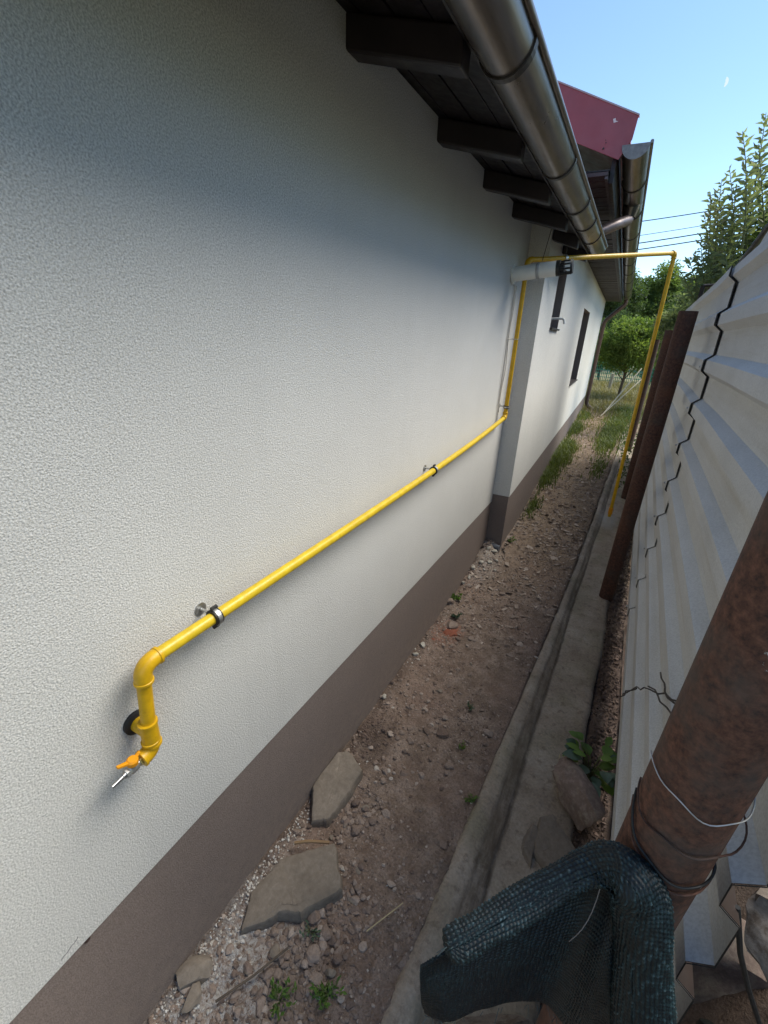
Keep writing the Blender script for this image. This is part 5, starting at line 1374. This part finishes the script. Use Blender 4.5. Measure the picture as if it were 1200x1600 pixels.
# grass
def grass(name, patches, m_, label, seed, hmul=1.0):
    rs = np.random.RandomState(seed); V = []; TN = []
    for (cx_, cy_, rx, ry, nn_, h_) in patches:
        x = cx_ + rs.normal(0, rx * 0.5, nn_); y = cy_ + rs.normal(0, ry * 0.5, nn_)
        wallx = np.where(y < 11.8, 0.145 - 0.0219 * (y - 3.42), -9)
        x = np.maximum(x, wallx + rs.uniform(0.0, 0.06, nn_))
        z = gz(x, y) - 0.01
        L = h_ * rs.uniform(0.4, 1.2, nn_); a = rs.uniform(0, 6.28, nn_); ln = rs.uniform(0.1, 0.9, nn_)
        w_ = rs.uniform(0.002, 0.0045, nn_) * (1 + cy_ * 0.08)
        b = np.stack([x, y, z], 1); d = np.stack([np.cos(a) * ln, np.sin(a) * ln, np.ones(nn_)], 1); s = np.stack([-np.sin(a), np.cos(a), 0 * a], 1) * w_[:, None]
        mid = b + d * L[:, None] * np.array([.3, .3, .6]); tip = b + d * L[:, None] * np.array([.9, .9, .92])
        V.append(np.stack([b - s, b + s, mid + s * .8, tip, mid - s * .8], 1)); TN.append(np.repeat(np.clip(rs.beta(2, 2, nn_), 0, 1), 5))
    V = np.concatenate(V); n_ = len(V); b = np.arange(n_)[:, None] * 5
    F = np.concatenate([b + np.array([[0, 1, 2]]), b + np.array([[0, 2, 4]]), b + np.array([[4, 2, 3]])])
    o = fast_mesh(name, V.reshape(-1, 3), F, m_, None, False, {'tone': np.concatenate(TN)})
    return tag(o, label, kind='stuff')
grass('wall_grass', [(0.17, 4.55, 0.08, 0.3, 320, 0.055), (0.14, 5.6, 0.12, 0.5, 900, 0.10), (0.12, 6.6, 0.17, 0.6, 1700, 0.14), (0.14, 7.3, 0.17, 0.5, 1200, 0.12), (0.06, 9.0, 0.16, 0.7, 1100, 0.12), (0.03, 10.6, 0.18, 0.7, 900, 0.12)], M_GRASS, 'green grass growing along the foot of the far house wall', 701)
grass('fence_grass', [(0.68, 6.6, 0.10, 0.7, 450, 0.07), (0.68, 8.2, 0.16, 1.0, 1500, 0.12), (0.74, 9.8, 0.22, 1.2, 1500, 0.13), (0.95, 11.6, 0.3, 1.3, 1300, 0.18)], M_GRASS, 'green grass along the right side of the path beyond the yellow downpipe', 702)
grass('dry_meadow_grass', [(0.4, 12.8, 1.0, 1.8, 3200, 0.18), (0.3, 15.5, 1.4, 2.0, 3800, 0.28), (0.3, 18.5, 2.2, 2.0, 3500, 0.4), (0.38, 9.8, 0.3, 1.6, 1000, 0.045), (0.4, 7.4, 0.25, 1.6, 500, 0.03)], M_DRYGRASS, 'dry yellowish grass in the garden at the end of the path', 703)
# ivy and stones at the fence foot further back
rs = np.random.RandomState(720)
nn = 700; y = rs.uniform(5.5, 11, nn); x = 0.93 + rs.uniform(0, 0.25, nn) - 0.01 * (y - 6); P = np.stack([x, y, gstrip(y) + rs.uniform(0, .35, nn) ** 1.5], 1)
V, F = leaf_fan(P, rs.normal(size=(nn, 3)), rs.uniform(0.02, 0.05, nn), rs, 0.7)
tag(leaves_obj('ground_cover', V, F, rs.uniform(0, 1, nn), M_LEAF_DARK, None), 'dark leafy ground cover along the fence foot behind the posts', kind='stuff')

# green mesh fence and white stake
gf = thing('mesh_fence', 'green wire mesh fence across the garden behind the young tree', 'fence')
for i in range(9):
    q = MB(); x = -2.4 + i * 0.6; q.tube([(x, 19.5, 0), (x, 19.5, 1.25)], 0.02, 6); q.obj('post', M_GREENFENCE, gf, True)
q = MB()
for i in range(74): q.tube([(-2.4 + i * 0.065, 19.5, 0.1), (-2.4 + i * 0.065, 19.5, 1.22)], 0.011, 4, False)
for i in range(9): q.tube([(-2.4, 19.5, 0.15 + i * 0.13), (2.4, 19.5, 0.15 + i * 0.13)], 0.011, 4, False)
tag(q.obj('wire_mesh', M_GREENFENCE, gf), kind='stuff')
q = MB(); q.tube([(0.27, 16.5, 0.05), (0.30, 16.5, 0.85)], [0.055, 0.05], 10); tag(q.obj('stake', M_WHITEWOOD, None, True), 'whitewashed stake standing left of the young tree', 'stake')

# overhead wires
for i, (a, c, r_) in enumerate([((-9, 30, 7.27), (12, 30, 9.2), .022), ((-9, 30, 6.45), (12, 30, 8.8), .014), ((-9, 30, 6.05), (12, 30, 8.5), .026), ((-9, 30, 5.75), (12, 30, 8.2), .026)]):
    pts = [tuple(Vector(a).lerp(Vector(c), t) - Vector((0, 0, 0.35 * math.sin(t * math.pi)))) for t in [k_ / 16 for k_ in range(17)]]
    q = MB(); q.tube(pts, r_, 6); tag(q.obj('power_line', M_WIRE, None, True), ['topmost of the four overhead wires against the sky', 'faintest overhead wire, second from the top', 'third overhead wire from the top against the sky', 'lowest of the four overhead wires against the sky'][i], 'overhead wire', 'overhead wires')
# day moon
m, nt, b = mat('moon'); b.inputs['Specular IOR Level'].default_value = 0; b.inputs['Emission Color'].default_value = (0.20, 0.25, 0.34, 1); b.inputs['Emission Strength'].default_value = 1.0; b.inputs['Base Color'].default_value = (0, 0, 0, 1)
mc = Vector((12.03, 374.55, 141.7)); V, F = ico(3)
V = V[:]; keep = [tuple(f) for f in F if V[list(f)][:, 0].mean() > 0.05]
o = mesh_obj('moon', V * np.array([1.6, 1.6, 2.2]) + np.array(mc), keep, m, None, True); tag(o, 'faint pale half moon in the blue sky', 'moon')
